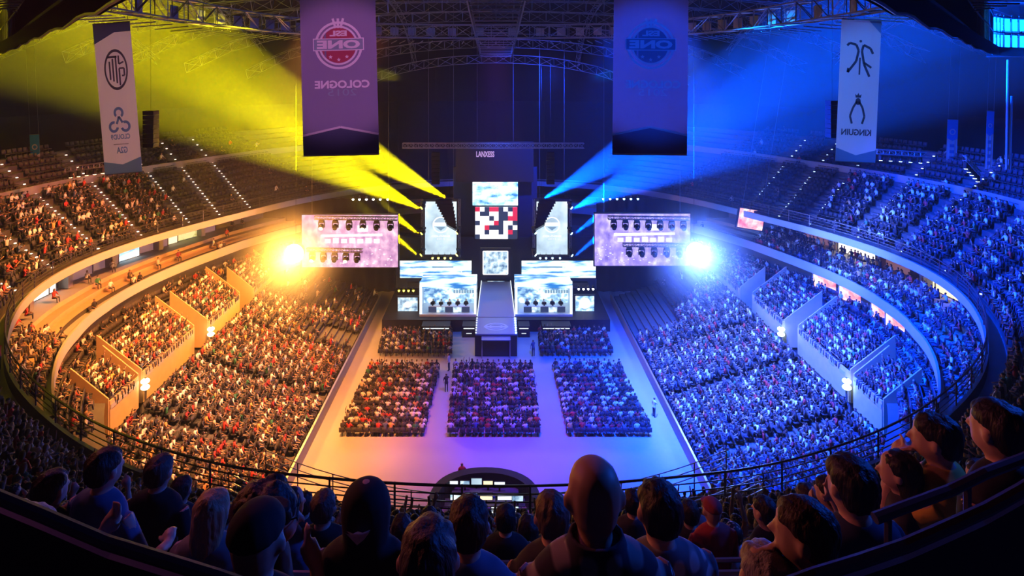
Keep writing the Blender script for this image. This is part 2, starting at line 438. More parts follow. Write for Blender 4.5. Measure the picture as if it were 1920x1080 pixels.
# colour-attribute material of the mass crowd
m, n_, l_ = newmat('crowd_clothing'); at = n_.new('ShaderNodeAttribute'); at.attribute_name = 'col'
l_.new(at.outputs['Color'], n_['Principled BSDF'].inputs['Base Color']); n_['Principled BSDF'].inputs['Roughness'].default_value = .75
M['crowd'] = m
ARMS = [('lap', 'lap'), ('lap', 'knee'), ('knee', 'knee'), ('lap', 'chin'), ('clap', 'clap'), ('up', 'up'), ('up', 'lap')]
def template(fig):
    v, f = [], []; cls = []; quads = []
    for c, vs, fs in fig.items:
        b = len(v); v += [tuple(p) for p in vs]
        for q in fs: quads.append(tuple(b + i for i in q)); cls.append(c)
    return np.array(v, np.float32), quads, np.array(cls)
LODS = [template(figure('sit', a, h, 6, 1, lean=le)) for a, h, le in ((ARMS[0], 'short', .04), (ARMS[1], 'short', .08), (ARMS[2], 'long', .05), (ARMS[3], 'short', .10), (ARMS[4], 'short', .0), (ARMS[5], 'short', .02), (ARMS[0], 'long', .03))]
LODW = [.27, .2, .14, .12, .14, .06, .07]
LODST = [template(figure('stand', a, 'short', 6, 1, lean=.02)) for a in (('side', 'side'), ('clap', 'clap'))]

def mass(name, inst, mat_, templates):
    """one mesh of many figures. inst: (template, x, y, z, rz, scale, colours[4])"""
    V, LV, LS, LC = [], [], [], []; vb = 0
    prep = []
    for v, quads, cls in templates:
        lv = np.concatenate([np.array(q) for q in quads]); ls = np.array([len(q) for q in quads]); prep.append((v, lv, ls, np.repeat(cls, ls)))
    for (t, x, y, z, rz, sc, cols) in inst:
        v, lv, ls, lc = prep[t]; c, s = math.cos(rz), math.sin(rz)
        w = np.empty_like(v); w[:, 0] = (v[:, 0] * c - v[:, 1] * s) * sc + x; w[:, 1] = (v[:, 0] * s + v[:, 1] * c) * sc + y; w[:, 2] = v[:, 2] * sc + z
        V.append(w); LV.append(lv + vb); LS.append(ls); LC.append(np.asarray(cols, np.float32)[lc]); vb += len(v)
    V = np.concatenate(V); LV = np.concatenate(LV).astype(np.int32); LS = np.concatenate(LS).astype(np.int32); LC = np.concatenate(LC)
    me = bpy.data.meshes.new(name); me.vertices.add(len(V)); me.vertices.foreach_set('co', V.ravel())
    me.loops.add(len(LV)); me.loops.foreach_set('vertex_index', LV)
    me.polygons.add(len(LS)); me.polygons.foreach_set('loop_start', np.r_[0, np.cumsum(LS)[:-1]].astype(np.int32))
    me.update(calc_edges=True)
    a = me.color_attributes.new('col', 'FLOAT_COLOR', 'CORNER'); a.data.foreach_set('color', np.c_[LC, np.ones(len(LC), np.float32)].astype(np.float32).ravel())
    me.materials.append(mat_); me.validate()
    o = bpy.data.objects.new(name, me); C.objects.link(o); print(name, len(inst), 'figures', len(LS), 'faces')
    return o
SK = [(.48, .30, .22), (.55, .36, .27), (.34, .20, .14)]
CROWD_SHIRTS = np.array([(.02, .02, .025)] * 9 + [(.04, .04, .06)] * 5 + [(.06, .05, .05)] * 2 + [(.92, .92, .92)] * 6 + [(.75, .72, .70)] * 2 + [(.62, .05, .05)] * 3 + [(.30, .03, .05), (.28, .28, .32), (.10, .14, .3), (.65, .55, .45), (.05, .22, .12), (.8, .42, .15)])
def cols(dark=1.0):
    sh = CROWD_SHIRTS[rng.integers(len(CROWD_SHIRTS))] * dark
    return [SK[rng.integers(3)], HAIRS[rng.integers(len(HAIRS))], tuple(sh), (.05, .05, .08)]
def face_to(x, y, tx=0, ty=76): return math.atan2(-(tx - x), ty - y)

crowd = []; chairs_mass = []; near = []; near_seats = []
def visible(x, y, z, m=140):
    if y < 1: return False
    px, py = pix(x, y, z + 1); return -m < px < 1920 + m and -m < py < 1080 + m * 1.5

# ---- upper tier rows
for side in (-1, 1):
    for k in range(29):
        o = row_o(k); z = tier_z(o)
        Pq = np.array([ring_at(i, o, side) for i in range(NS)]); Lq = np.r_[0, np.cumsum(np.linalg.norm(np.diff(Pq, axis=0), axis=1))]
        s = .26 if side > 0 else .26
        off = rng.uniform(0, .2)
        while s < Lq[-1] - 3:
            fi = np.interp(s, Lq, np.arange(NS)); i = int(fi); x = float(np.interp(s, Lq, Pq[:, 0])); y = float(np.interp(s, Lq, Pq[:, 1])); rs = SS[i]
            s += .54
            if y > 84 or omax(i) < o or y < -1: continue
            if min(abs(rs - a) for a in AISLE_S) * (1 + o / 45) < .55: continue
            if not visible(x, y, z): continue
            rz = math.atan2(NRM[i][0] * side, -NRM[i][1])   # face inwards
            dist = math.hypot(x, y); px, py = pix(x, y, z + 1)
            fx, fy = x, y
            occupied = False
            ang = face_to(x, y); ang = .5 * ang + .5 * rz
            if dist < 6.45: near_seats.append((x, y, z, rz)); continue
            if RING[i][1] < 40: p = .95 if k < 26 else .6
            elif side < 0: p = (.93 if k < 8 else .04) if px < 300 else (.45 if px < 330 and k < 5 else .02)
            else: p = (.93 if k < 8 else .06) if px > 1590 else (.6 if px > 1555 and k < 6 else .02)
            if RING[i][1] >= 40 and k >= 8 and k < 12 and y < 47: p = .7
            (near_seats if dist < 13.5 else chairs_mass).append((x, y, z, rz))
            if rng.random() < p:
                jx, jy = rng.normal(0, .035), rng.normal(0, .03)
                (near if dist < 16 else crowd).append((x + jx, y + jy, z, ang + rng.normal(0, .18), dist))
def bare(L): return [(int(rng.choice(7, p=LODW)), x, y, z, a, float(rng.uniform(.92, 1.06)), cols()) for (x, y, z, a, *_ ) in L]
near.sort(key=lambda t: t[4])
KEEP = 246
crowd += near[KEEP:]; near = near[:KEEP]
INST = bare(crowd)

# ---- lower stands: rows parallel to the long edges of the floor
seats_low = []
LOW = {'x0': 15.6, 'x1': 26.9, 'slope': .30}
def low_z(ax): return .55 + (ax - LOW['x0']) * LOW['slope']
for side, nm in ((-1, 'left'), (1, 'right')):
    mb = MB(); k = 0; ax = LOW['x0']
    yA, yB = 37.5, 79.0
    while ax < LOW['x1']:
        z = low_z(ax); zp = low_z(ax - .72) if k else 0
        q = [(side * (ax - .36), yA, zp), (side * (ax - .36), yB, zp), (side * (ax - .36), yB, z), (side * (ax - .36), yA, z), (side * (ax + .36), yA, z), (side * (ax + .36), yB, z)]
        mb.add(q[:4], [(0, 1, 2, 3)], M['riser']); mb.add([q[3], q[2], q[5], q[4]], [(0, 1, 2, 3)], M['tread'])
        mb.add([q[0], q[3], q[4], (side * (ax + .36), yA, 0)], [(0, 1, 2, 3)], M['riser']); mb.add([q[1], q[2], q[5], (side * (ax + .36), yB, 0)], [(0, 1, 2, 3)], M['riser'])
        y = yA + .3
        while y < yB - .3:
            y += .45
            if min(abs(y - a) for a in (45.5, 54, 62.5, 70.5)) < .5 and rng.random() < .85: continue
            # the gap with the dark way out beside the floor
            if side < 0 and 63.5 < y < 67.5 and ax < 19: continue
            if side > 0 and y > 66 and ax < 20: continue
            full = .97 if y < 64 else (.95 if ax > 20 + (y - 64) * .8 else .42)
            if side < 0:
                full = .97 if y < 63 or ax > 21 + (y - 63) * .2 and y < 71 else (.5 if y < 71 else .10)
            else: full = .97 if y < 66 or ax > 18 + (y - 66) * .8 and y < 76 else .06
            xx = side * (ax + rng.normal(0, .04)); yy = y + rng.normal(0, .05)
            seats_low.append((side * ax, y, z, side * PI / 2))
            if rng.random() < full:
                a = .45 * face_to(xx, yy) + .55 * side * PI / 2
                INST.append((int(rng.choice(7, p=LODW)), xx, yy, z, a + rng.normal(0, .22), float(rng.uniform(.92, 1.06)), cols()))
        ax += .72; k += 1
    struct('floor_lower_stand_' + nm, mb)
    # barrier board between the floor and the stand
    b = empty('floor_barrier', (side * 14.75, 58, 0))
    tag(b, 'long %s barrier along the %s edge of the open floor' % (('purple-lit', 'orange crowd') if side < 0 else ('blue-lit', 'blue crowd')), 'barrier')
    mm = MB(); mm.box((0, 0, .55), (.10, 41, 1.1)); mm.build('barrier_board', M['fascia2'], b)
    mm = MB(); mm.box((0, 0, 1.13), (.16, 41, .06)); mm.build('top_rail', M['railbright'], b)

# ---- raised blocks between the lower stand and the balcony
BL = [(45.2, 48.6, 6), (49.6, 57.8, 8), (59.4, 66.4, 8), (68.2, 75.0, 6)]
blk_word = ['smallest', 'nearest large', 'middle', 'farthest']
for side, nm in ((-1, 'left'), (1, 'right')):
    for bi, (ya, yb, rows) in enumerate(BL):
        fx = -1.1 + 28.9 + (.9 if bi == 1 else (.2 if bi == 2 else -.6)); fx = fx if bi else 28.6
        t = empty('seating_block', (side * fx, (ya + yb) / 2, 4.7))
        tag(t, '%s raised seating block with %s board walls' % (blk_word[bi], 'orange-lit' if side < 0 else 'blue-lit'), 'seating block')
        mm = MB(); L = yb - ya
        for r in range(rows):
            mm.box((side * (.3 + .42 * r), 0, -1.3 + .13 * r), (.43, L, 3.0 + .26 * r))
        mm.build('terrace', M['tread'], t)
        mm = MB(); mm.box((side * -.02, 0, -.55), (.12, L + .2, 2.5)); mm.build('front_wall', M['wood'], t)
        for e in (-1, 1):
            mm = MB(); H = .7 + .26 * rows
            mm.add([(side * 0, e * (L / 2 + .1), -1.8), (side * (rows * .42 + .3), e * (L / 2 + .1), -1.8), (side * (rows * .42 + .3), e * (L / 2 + .1), H + .9), (0, e * (L / 2 + .1), .9),
                    (side * 0, e * (L / 2 + .2), -1.8), (side * (rows * .42 + .3), e * (L / 2 + .2), -1.8), (side * (rows * .42 + .3), e * (L / 2 + .2), H + .9), (0, e * (L / 2 + .2), .9)],
                   [(0, 1, 2, 3), (7, 6, 5, 4), (0, 3, 7, 4), (3, 2, 6, 7), (1, 5, 6, 2), (0, 4, 5, 1)])
            mm.build('side_wall', M['wood'], t)
        for q in range(5):
            mm = MB(); mm.box((side * -.10, -L / 2 + L * (q + .5) / 5, .25), (.04, .8, .35)); mm.build('sign_plate', M['fascia'], t)
        for r in range(rows):
            y = ya + .3
            while y < yb - .2:
                x = side * (fx + .3 + .42 * r); z = 4.9 + .26 * r
                if rng.random() < .93: INST.append((int(rng.choice(7, p=LODW)), x, y, z, .5 * face_to(x, y) + .5 * side * PI / 2 + rng.normal(0, .2), float(rng.uniform(.9, 1.0)), cols()))
                y += .42
        if bi in (1, 2):   # twin wall lamp at the near corner
            for dy in (0,):
                lp = empty('corner_floodlight', (side * (fx - .5), ya - .5, 4.2))
                tag(lp, 'bright %s twin floodlight at the near corner of the %s seating block' % ('orange' if side < 0 else 'blue-white', blk_word[bi]), 'lamp')
                mm = MB(); mm.bar((0, 0, -4.2), (0, 0, .9), .08, None, 8); mm.build('post', M['darksteel'], lp)
                for h in (.15, .65):
                    mm = MB(); mm.stack(ell((0, -.05, h), (.34, .34, .2), 12, 6, -.97, .97), None, 12); mm.build('lamp_head', M['lamp_warm'] if side < 0 else M['lamp_b'], lp)

# ---- balcony and club tier people
for side in (-1, 1):
    for i in range(idx_y(38), idx_y(84)):
        x0, y0 = ring_at(i, 0, side); px, py = pix(x0, y0, 9)
        if not (0 < px < 1920): continue
        rz = math.atan2(NRM[i][0] * side, -NRM[i][1])
        for o, z in ((1.5, 9.9), (.4, 9.5), (-.5, 9.1), (-1.4, 8.7)):
            p = .78 if side > 0 and y0 < 72 else (.06 if y0 > 47 else .7)
            if rng.random() < p:
                x, y = ring_at(i, o + bal_shift(i) + rng.normal(0, .1), side); INST.append((int(rng.choice(7, p=LODW)), x, y + rng.normal(0, .06), z, rz + rng.normal(0, .3), .96, cols()))
        for r in range(1, 5):
            o = -1.4 - .75 * r + .35; z = 6.5 - .3 * (r - 1)
            if y0 > 48.5 and r > 2: continue
            x, y = ring_at(i, o + bal_shift(i), side); seats_low.append((x, y, z, rz))
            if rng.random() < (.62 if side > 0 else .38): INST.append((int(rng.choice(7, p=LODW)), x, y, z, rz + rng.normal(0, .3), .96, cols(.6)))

# ---- the lower near stand, seen through the front railing
for r in range(5):
    y = 24.6 + r * .85; z = 9.8 - r * .35; x = -12.8
    while x < 12.8:
        if abs(x + 4.6) > .5 and abs(x - 3.6) > .5:
            yy = y + (x / 12) ** 2 * 2.2; seats_low.append((x, yy, z, 0))
            if rng.random() < .85: INST.append((int(rng.choice(7, p=LODW)), x, yy, z, rng.normal(0, .2), 1.0, cols()))
        x += .52

# ---- floor blocks of chairs
floor_seats = []
FB = [((634, 808), (692, 824), 58.9, 49.6), ((838, 1014), (848, 1003), 0, 0)]
def fblock(xa0, xa1, da, xb0, xb1, db, rows, nn, skip=0):
    """far edge x range at depth da, near edge at db"""
    for r in range(rows):
        t = r / (rows - 1); d = da + (db - da) * t; x0 = xa0 + (xb0 - xa0) * t; x1 = xa1 + (xb1 - xa1) * t
        for c in range(nn):
            x = x0 + (x1 - x0) * (c + .5) / nn + rng.normal(0, .03)
            floor_seats.append((x, d, 0, 0))
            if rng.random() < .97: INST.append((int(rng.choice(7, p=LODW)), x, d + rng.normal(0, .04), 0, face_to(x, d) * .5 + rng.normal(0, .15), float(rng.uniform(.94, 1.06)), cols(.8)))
def fx_(px, d): return (px - CX) / F * d
def dz0(py): return EYE * F / (py - HY)
dn, df = dz0(818), dz0(698)
fblock(fx_(692, df), fx_(824, df), df, fx_(636, dn), fx_(796, dn), dn, 14, 14)
fblock(fx_(850, df), fx_(1000, df), df, fx_(838, dn), fx_(1014, dn), dn, 14, 15)
fblock(fx_(1037, df), fx_(1165, df), df, fx_(1064, dn), fx_(1222, dn), dn, 14, 14)
dn, df = dz0(668), dz0(632)
fblock(fx_(716, df), fx_(848, df), df, fx_(708, dn), fx_(848, dn), dn, 6, 14)
fblock(fx_(1008, df), fx_(1138, df), df, fx_(1012, dn), fx_(1150, dn), dn, 6, 14)

o = mass('seated_crowd', INST, M['crowd'], LODS)
tag(o, 'packed crowd of seated spectators filling the stands and the floor, orange-lit to blue-lit', 'crowd', 'spectators', 'stuff')

# ------------------------------------------------------------------ seats
def seat_bm(parts=True):
    a = MB(); a.box((0, .06, .42), (.44, .40, .06)); a.box((0, -.02, .2), (.06, .08, .42)); b = MB()
    b.add([(-.22, -.20, .44), (.22, -.20, .44), (.20, -.30, .86), (-.20, -.30, .86), (-.22, -.15, .44), (.22, -.15, .44), (.20, -.26, .87), (-.20, -.26, .87)],
          [(0, 1, 2, 3), (7, 6, 5, 4), (0, 4, 5, 1), (2, 6, 7, 3), (1, 5, 6, 2), (0, 3, 7, 4)])
    return a, b
a, b = seat_bm(); tv = np.array(a.v + b.v, np.float32); tf = a.f + [tuple(len(a.v) + i for i in q) for q in b.f]
SEATT = [(tv, tf, np.r_[np.zeros(len(a.f), int), np.ones(len(b.f), int)])]
sc_ = [(.035, .035, .04), (.055, .05, .06), (0, 0, 0), (0, 0, 0)]
near_seats.sort(key=lambda t: math.hypot(t[0], t[1]))
NSK = 290
SI = [(0, x, y, z, r, 1.0, sc_) for (x, y, z, r) in chairs_mass + near_seats[NSK:] + seats_low]
near_seats = near_seats[:NSK]
mo = mass('stadium_seat', SI, M['crowd'], SEATT); tag(mo, 'rows of dark tip-up seats in the upper, club and lower stands', 'seat', None, 'stuff')
mo = mass('floor_chair', [(0, x, y, z, r, 1.0, [(.05, .05, .06)] * 4) for (x, y, z, r) in floor_seats], M['crowd'], SEATT); tag(mo, 'rows of dark chairs set out on the open floor under the seated blocks of audience', 'chair', None, 'stuff')
s0 = None
def sector(x, y):
    a = x / max(y, .5)
    return 'left' if a < -.25 else ('right' if a > .25 else 'centre')
SECT = {'left': 'above the orange crowd', 'centre': 'above the mixing desk', 'right': 'above the blue crowd'}
for (x, y, z, r) in near_seats:
    if s0 is None:
        s0 = empty('stadium_seat'); a.build('seat_pan', M['seat'], s0); b.build('backrest', M['seatback'], s0); c = s0
    else: c = copy_tree(s0)
    c.location = (x, y, z); c.rotation_euler = (0, 0, r); w = SECT[sector(x, y)]
    tag(c, 'dark tip-up seat in the near rows ' + w, 'seat', 'tip-up seats in the near rows ' + w)

# ------------------------------------------------------------------ near spectators, one object each
VAR = []
for k, (ar, h, le, hs) in enumerate([(ARMS[0], 'short', .05, 1.0), (ARMS[1], 'short', .09, .99), (ARMS[2], 'long', .06, .97), (ARMS[3], 'short', .12, .96), (ARMS[4], 'short', .02, 1.02),
                                     (ARMS[5], 'short', .02, 1.0), (ARMS[0], 'cap', .05, 1.0), (ARMS[2], 'hood', .07, .99), (ARMS[6], 'long', .04, 1.0), (ARMS[3], 'long', .12, .97)]):
    VAR.append(classed_person(figure('sit', ar, h, 12, 0, lean=le, hs=hs), .021, 'person', PM))
VW = [.24, .18, .1, .12, .1, .03, .08, .06, .03, .06]
for (x, y, z, a, d) in near:
    o = bpy.data.objects.new('person', VAR[int(rng.choice(10, p=VW))]); C.objects.link(o)
    o.location = (x, y, z); o.rotation_euler = (0, 0, a); q = float(rng.uniform(.94, 1.05)); o.scale = (q, q, q); w = SECT[sector(x, y)]
    tag(o, 'spectator seen from behind, seated in the dark near rows ' + w, 'person', 'seated spectators in the near rows ' + w)

# ------------------------------------------------------------------ the nearest spectators, each built on its own
def cloth(name, col, plaid=None, r=.85):
    if not plaid: return mat(name, col, r, noise=.15, nscale=12)
    m, n, l = newmat(name); b = n['Principled BSDF']; b.inputs['Roughness'].default_value = r
    tc = n.new('ShaderNodeTexCoord'); out = None
    for ax in ('X', 'Z'):
        w_ = n.new('ShaderNodeTexWave'); w_.wave_type = 'BANDS'; w_.bands_direction = ax; w_.inputs['Scale'].default_value = 4.2; w_.inputs['Distortion'].default_value = .4; l.new(tc.outputs['Object'], w_.inputs['Vector'])
        if out is None: out = w_.outputs['Fac']
        else:
            a_ = n.new('ShaderNodeMath'); a_.operation = 'MULTIPLY'; l.new(out, a_.inputs[0]); l.new(w_.outputs['Fac'], a_.inputs[1]); out = a_.outputs[0]
    r_ = n.new('ShaderNodeValToRGB'); r_.color_ramp.elements[0].position = .12; r_.color_ramp.elements[0].color = (*col, 1); r_.color_ramp.elements[1].position = .4; r_.color_ramp.elements[1].color = (*plaid, 1)
    l.new(out, r_.inputs['Fac']); l.new(r_.outputs['Color'], b.inputs['Base Color']); return m
def hairmat(name, col):
    m, n, l = newmat(name); b = n['Principled BSDF']; b.inputs['Base Color'].default_value = (*col, 1); b.inputs['Roughness'].default_value = .55
    tc = n.new('ShaderNodeTexCoord'); mp = n.new('ShaderNodeMapping'); mp.inputs['Scale'].default_value = (90, 90, 14); t = n.new('ShaderNodeTexNoise'); t.inputs['Scale'].default_value = 1; t.inputs['Detail'].default_value = 3
    bp = n.new('ShaderNodeBump'); bp.inputs['Strength'].default_value = .6; bp.inputs['Distance'].default_value = .01; l.new(tc.outputs['Object'], mp.inputs['Vector']); l.new(mp.outputs['Vector'], t.inputs['Vector']); l.new(t.outputs['Fac'], bp.inputs['Height']); l.new(bp.outputs['Normal'], b.inputs['Normal']); return m
CL = dict(black=cloth('cloth_black', (.02, .02, .025)), dark=cloth('cloth_charcoal', (.05, .05, .06)), grey=cloth('cloth_grey', (.22, .22, .25)), blue=cloth('cloth_blue_grey', (.12, .18, .32)), plaid=cloth('cloth_dark_plaid', (.06, .05, .07), (.42, .38, .36)),
          plaid2=cloth('cloth_pale_plaid', (.18, .18, .22), (.6, .6, .62)), yellow=cloth('cloth_yellow', (.75, .45, .06)), red=cloth('cloth_red', (.45, .05, .06)), navy=cloth('cloth_navy', (.03, .04, .10)), green=cloth('cloth_pale_green', (.35, .42, .38)), white=cloth('cloth_white', (.7, .7, .72)))
HM = dict(black=hairmat('hair_black', (.012, .010, .010)), brown=hairmat('hair_brown', (.045, .025, .014)), blond=hairmat('hair_blond', (.45, .32, .17)), grey=hairmat('hair_grey', (.32, .30, .28)), short=hairmat('hair_cropped', (.10, .07, .05)), cap=cloth('cap_black', (.02, .02, .022)), capred=cloth('cap_red', (.35, .05, .06)))
from mathutils import noise as mnoise
def shag(me, nm, kind):   # uneven locks of hair
    if nm != 'hair': return
    am = .012 if kind == 'curly' else .0085
    for v in me.vertices:
        c = v.co; k = am * mnoise.noise((c.x * 30, c.y * 30, c.z * 14)) + am * .5 * mnoise.noise((c.x * 75, c.y * 75, c.z * 40)); v.co = c + v.normal * k
def pushed(vs, f):   # scale islands of the torso inward so cloth covers the body
    n = len(vs); c = [sum(v[i] for v in vs) / n for i in range(2)]
    return [(c[0] + (v[0] - c[0]) * f, c[1] + (v[1] - c[1]) * f, v[2]) for v in vs]
def hero(px, topy, hw, D, arms, hair, shirt, hairm, yaw, label, lean=.05, stand=None, extra=None, roll=0):
    k = round((22.8 - D - ROW0) / DROW); floor = tier_z(row_o(k)); D = 22.8 - row_o(k) if not (extra and 'keepD' in extra) else D
    top = EYE - (topy - HY) / F * D - .026; s = max(.85, min(1.2, hw / F * D / .172)); H = (top - floor) / s
    st = H > 1.5 if stand is None else stand
    hs = H - .283; hs = min(hs, 1.15) if not st else min(hs, 1.5)
    if not st: hs = max(hs, .80)
    fg = figure('stand' if st else 'sit', arms, hair if hair in ('short', 'long', 'cap', 'hood') else 'none', 14, 0, lean=lean, hs=hs)
    if st:
        pass
    t = empty('person', ((px - CX) / F * D, D, floor)); t.scale = (s,) * 3
    t.rotation_euler = (0, roll, face_to((px - CX) / F * D, D) * .6 + math.radians(yaw)); tag(t, label, 'person')
    body, sh, ha, pa = [], [], [], []
    for c, v, f in fg.items:
        if c == SKIN: body.append((c, v, f))
        elif c == SHIRT: body.append((c, pushed(v, .86), f)); sh.append((c, v, f))
        elif c == HAIR: ha.append((c, v, f))
        else: body.append((c, pushed(v, .9), f)); pa.append((c, v, f))
    def put(items, nm, m, vox, it):
        if not items: return
        v, f = joined(items); me = remesh(v, f, vox, nm, it); shag(me, nm, hair); me.materials.clear(); me.materials.append(m); o = bpy.data.objects.new(nm, me); C.objects.link(o); o.parent = t; return o
    if hair == 'curly':
        b = ell((0, lean + .012, hs + .20), (.105, .115, .10), 12, 9, -.25, .985); q = MB(); q.stack(b, None, 12); it = [(HAIR, q.v, q.f)]
        for a in range(70):
            u = rng.normal(size=3); u /= np.linalg.norm(u); u[2] = abs(u[2]) - .15; u[1] = u[1] if u[1] < .4 else -u[1]; c = (u[0] * .098, lean + .008 + u[1] * .105, hs + .205 + u[2] * .10); q = MB(); q.stack(ell(c, (.03, .03, .028), 6, 4, -.97, .97), None, 6); it.append((HAIR, q.v, q.f))
        ha = it
    put(body, 'body', M['skin'], .0105, 3); put(sh, 'shirt' if hair != 'hood' else 'hooded_jacket', CL[shirt], .013, 5); put(ha, 'hair' if hair not in ('cap',) else 'cap', HM[hairm], .010, 2); put(pa, 'trousers', M['pants'], .018, 3)
    if extra and 'collar' in extra:
        q = MB(); q.stack([(hs + .02, .105, .085, 0, lean), (hs + .075, .085, .075, 0, lean), (hs + .08, .075, .065, 0, lean), (hs + .03, .09, .07, 0, lean)], None, 16, False); q.build('collar', CL[shirt], t, smooth=True)
    if extra and 'glasses' in extra:
        q = MB()
        for sx in (-1, 1):
            n = 12; pts = [(sx * .035 + .026 * math.cos(2 * PI * a / n), lean + .128, hs + .186 + .018 * math.sin(2 * PI * a / n)) for a in range(n + 1)]; q.tube(pts, .003, None, 4); q.bar((sx * .062, lean + .125, hs + .19), (sx * .086, lean + .02, hs + .187), .003)
        q.bar((-.01, lean + .13, hs + .19), (.01, lean + .13, hs + .19), .003); q.build('glasses', M['black'], t)
    if extra and 'patch' in extra:
        q = MB(); poly = [(-.05, .02), (-.02, -.01), (0, -.03), (.03, -.005), (.055, .03), (.02, .015), (0, .02), (-.02, .01)]; q.add([(x, lean - .137 - .0 * abs(x), hs + .155 + z) for x, z in poly] + [(x, lean - .125, hs + .155 + z) for x, z in poly], [tuple(range(8)), tuple(range(15, 7, -1))]); q.build('wing_print', CL['white'], t)
    return t
hero(1122, 868, 108, 1.75, ('lap', 'lap'), 'none', 'plaid', 'short', 3, 'large bald man in a dark plaid collared shirt seen from behind, biggest head of all', .03, extra=('collar',))
hero(1250, 918, 80, 2.6, ('lap', 'knee'), 'short', 'plaid2', 'black', 8, 'dark-haired person in a pale checked shirt on the blue side of the bald man')
hero(1042, 938, 64, 3.45, ('lap', 'lap'), 'short', 'dark', 'short', 10, 'person with cropped hair half hidden behind the shoulder of the bald man')
hero(873, 942, 76, 2.6, ('lap', 'lap'), 'short', 'blue', 'brown', -6, 'brown-haired man below the mixing desk, in a blue-grey shirt', .06)
hero(948, 950, 38, 5.15, ('lap', 'lap'), 'short', 'black', 'black', 0, 'person in black with broad shoulders, centred under the mixing desk')
hero(992, 974, 36, 6.0, ('lap', 'lap'), 'long', 'dark', 'brown', 5, 'small long-haired person between the broad-shouldered one in black and the bald man')
hero(800, 1015, 112, 1.75, ('lap', 'lap'), 'short', 'dark', 'short', 4, 'close round cropped head cut off by the bottom edge of the view', .08)
hero(680, 914, 74, 2.6, ('lap', 'lap'), 'hood', 'black', 'black', -3, 'person in a black hooded jacket with a pale wing print on the hood', .05, extra=('patch',))
hero(750, 974, 38, 5.15, ('lap', 'lap'), 'short', 'dark', 'brown', 0, 'small round-headed person beside the black hooded jacket')
hero(803, 957, 30, 6.0, ('lap', 'lap'), 'short', 'black', 'black', 0, 'small dark-haired person in black above the close cropped head')
hero(458, 966, 104, 1.75, ('lap', 'lap'), 'cap', 'black', 'cap', -4, 'close spectator in a black cap seen from behind', .06)
hero(468, 908, 84, 2.6, ('lap', 'chin'), 'curly', 'dark', 'brown', -75, 'curly-haired person with glasses turned sideways behind the black cap', .05, extra=('glasses',))
hero(522, 920, 50, 4.3, ('lap', 'lap'), 'long', 'blue', 'black', -40, 'long dark-haired person next to the curly-haired one with glasses')
hero(382, 911, 60, 3.45, ('lap', 'lap'), 'long', 'grey', 'blond', -12, 'person with smooth blond shoulder-length hair')
hero(288, 850, 46, 4.3, ('side', 'side'), 'short', 'black', 'short', -8, 'standing man with a shaved head in a black T-shirt', .03, True)
hero(172, 812, 56, 3.45, ('side', 'bent'), 'short', 'blue', 'brown', -22, 'tall standing man in a blue-grey T-shirt with one elbow stuck out', .05, True)
hero(600, 929, 46, 4.3, ('lap', 'lap'), 'short', 'black', 'short', 0, 'person in black with pale-lit cropped hair between the blond one and the hooded one')
hero(565, 930, 32, 6.0, ('lap', 'lap'), 'short', 'dark', 'black', 0, 'small dark head just beside the pale-lit cropped head')
hero(72, 838, 52, 3.45, ('clap', 'clap'), 'short', 'black', 'brown', -18, 'person clapping hands beside the tall standing man', .05)
hero(8, 968, 84, 2.6, ('clap', 'lap'), 'curly', 'blue', 'grey', -25, 'person with light frizzy hair at the very edge below the clapping one')
hero(1645, 830, 84, 2.6, ('lap', 'chin'), 'short', 'navy', 'black', 12, 'big dark-haired man leaning forward, lit pink along his arm', .10, False)
hero(1588, 950, 84, 1.75, ('chin', 'lap'), 'short', 'red', 'brown', 55, 'close pink-lit person in red seen sideways below the big dark-haired man', .10)
hero(1716, 826, 56, 3.45, ('lap', 'lap'), 'long', 'dark', 'black', 52, 'woman with long dark hair whose face is lit pink from the side')
hero(1798, 782, 80, 3.45, ('chin', 'chin'), 'short', 'yellow', 'black', 48, 'man in yellow sleeves holding both hands to his mouth', .06)
hero(1852, 782, 40, 5.15, ('lap', 'lap'), 'short', 'navy', 'black', 95, 'boy with a lit face turned towards the man in yellow sleeves')
hero(1572, 874, 42, 4.3, ('lap', 'chin'), 'short', 'dark', 'black', 30, 'dark-haired person resting chin on hand behind the big dark-haired man')
hero(1526, 916, 40, 5.15, ('lap', 'lap'), 'short', 'navy', 'black', 5, 'person in dark blue next to the one resting chin on hand')
hero(1450, 937, 40, 5.15, ('lap', 'lap'), 'short', 'dark', 'black', 30, 'person in charcoal with a faintly red-lit cheek')
hero(1343, 940, 34, 5.15, ('lap', 'lap'), 'cap', 'red', 'capred', 8, 'person in a red cap and red shirt beyond the bright row rails')
hero(1478, 1040, 100, 1.75, ('lap', 'lap'), 'short', 'green', 'grey', 10, 'close grey-haired head mostly below the view beside the pink-lit person', .08)
hero(1190, 925, 34, 5.15, ('lap', 'lap'), 'short', 'dark', 'black', 0, 'small dark head between the bald man and the pale checked shirt')
hero(1915, 760, 84, 2.6, ('side', 'side'), 'short', 'black', 'black', 20, 'large man in black at the extreme edge beyond the man in yellow sleeves', .05)
hero(1298, 945, 34, 6.0, ('lap', 'lap'), 'short', 'dark', 'brown', 0, 'small head in front of the red cap, beside the pale checked shirt')
hero(330, 900, 36, 6.0, ('lap', 'lap'), 'short', 'dark', 'brown', -5, 'small dark head between the shaved head and the blond hair')

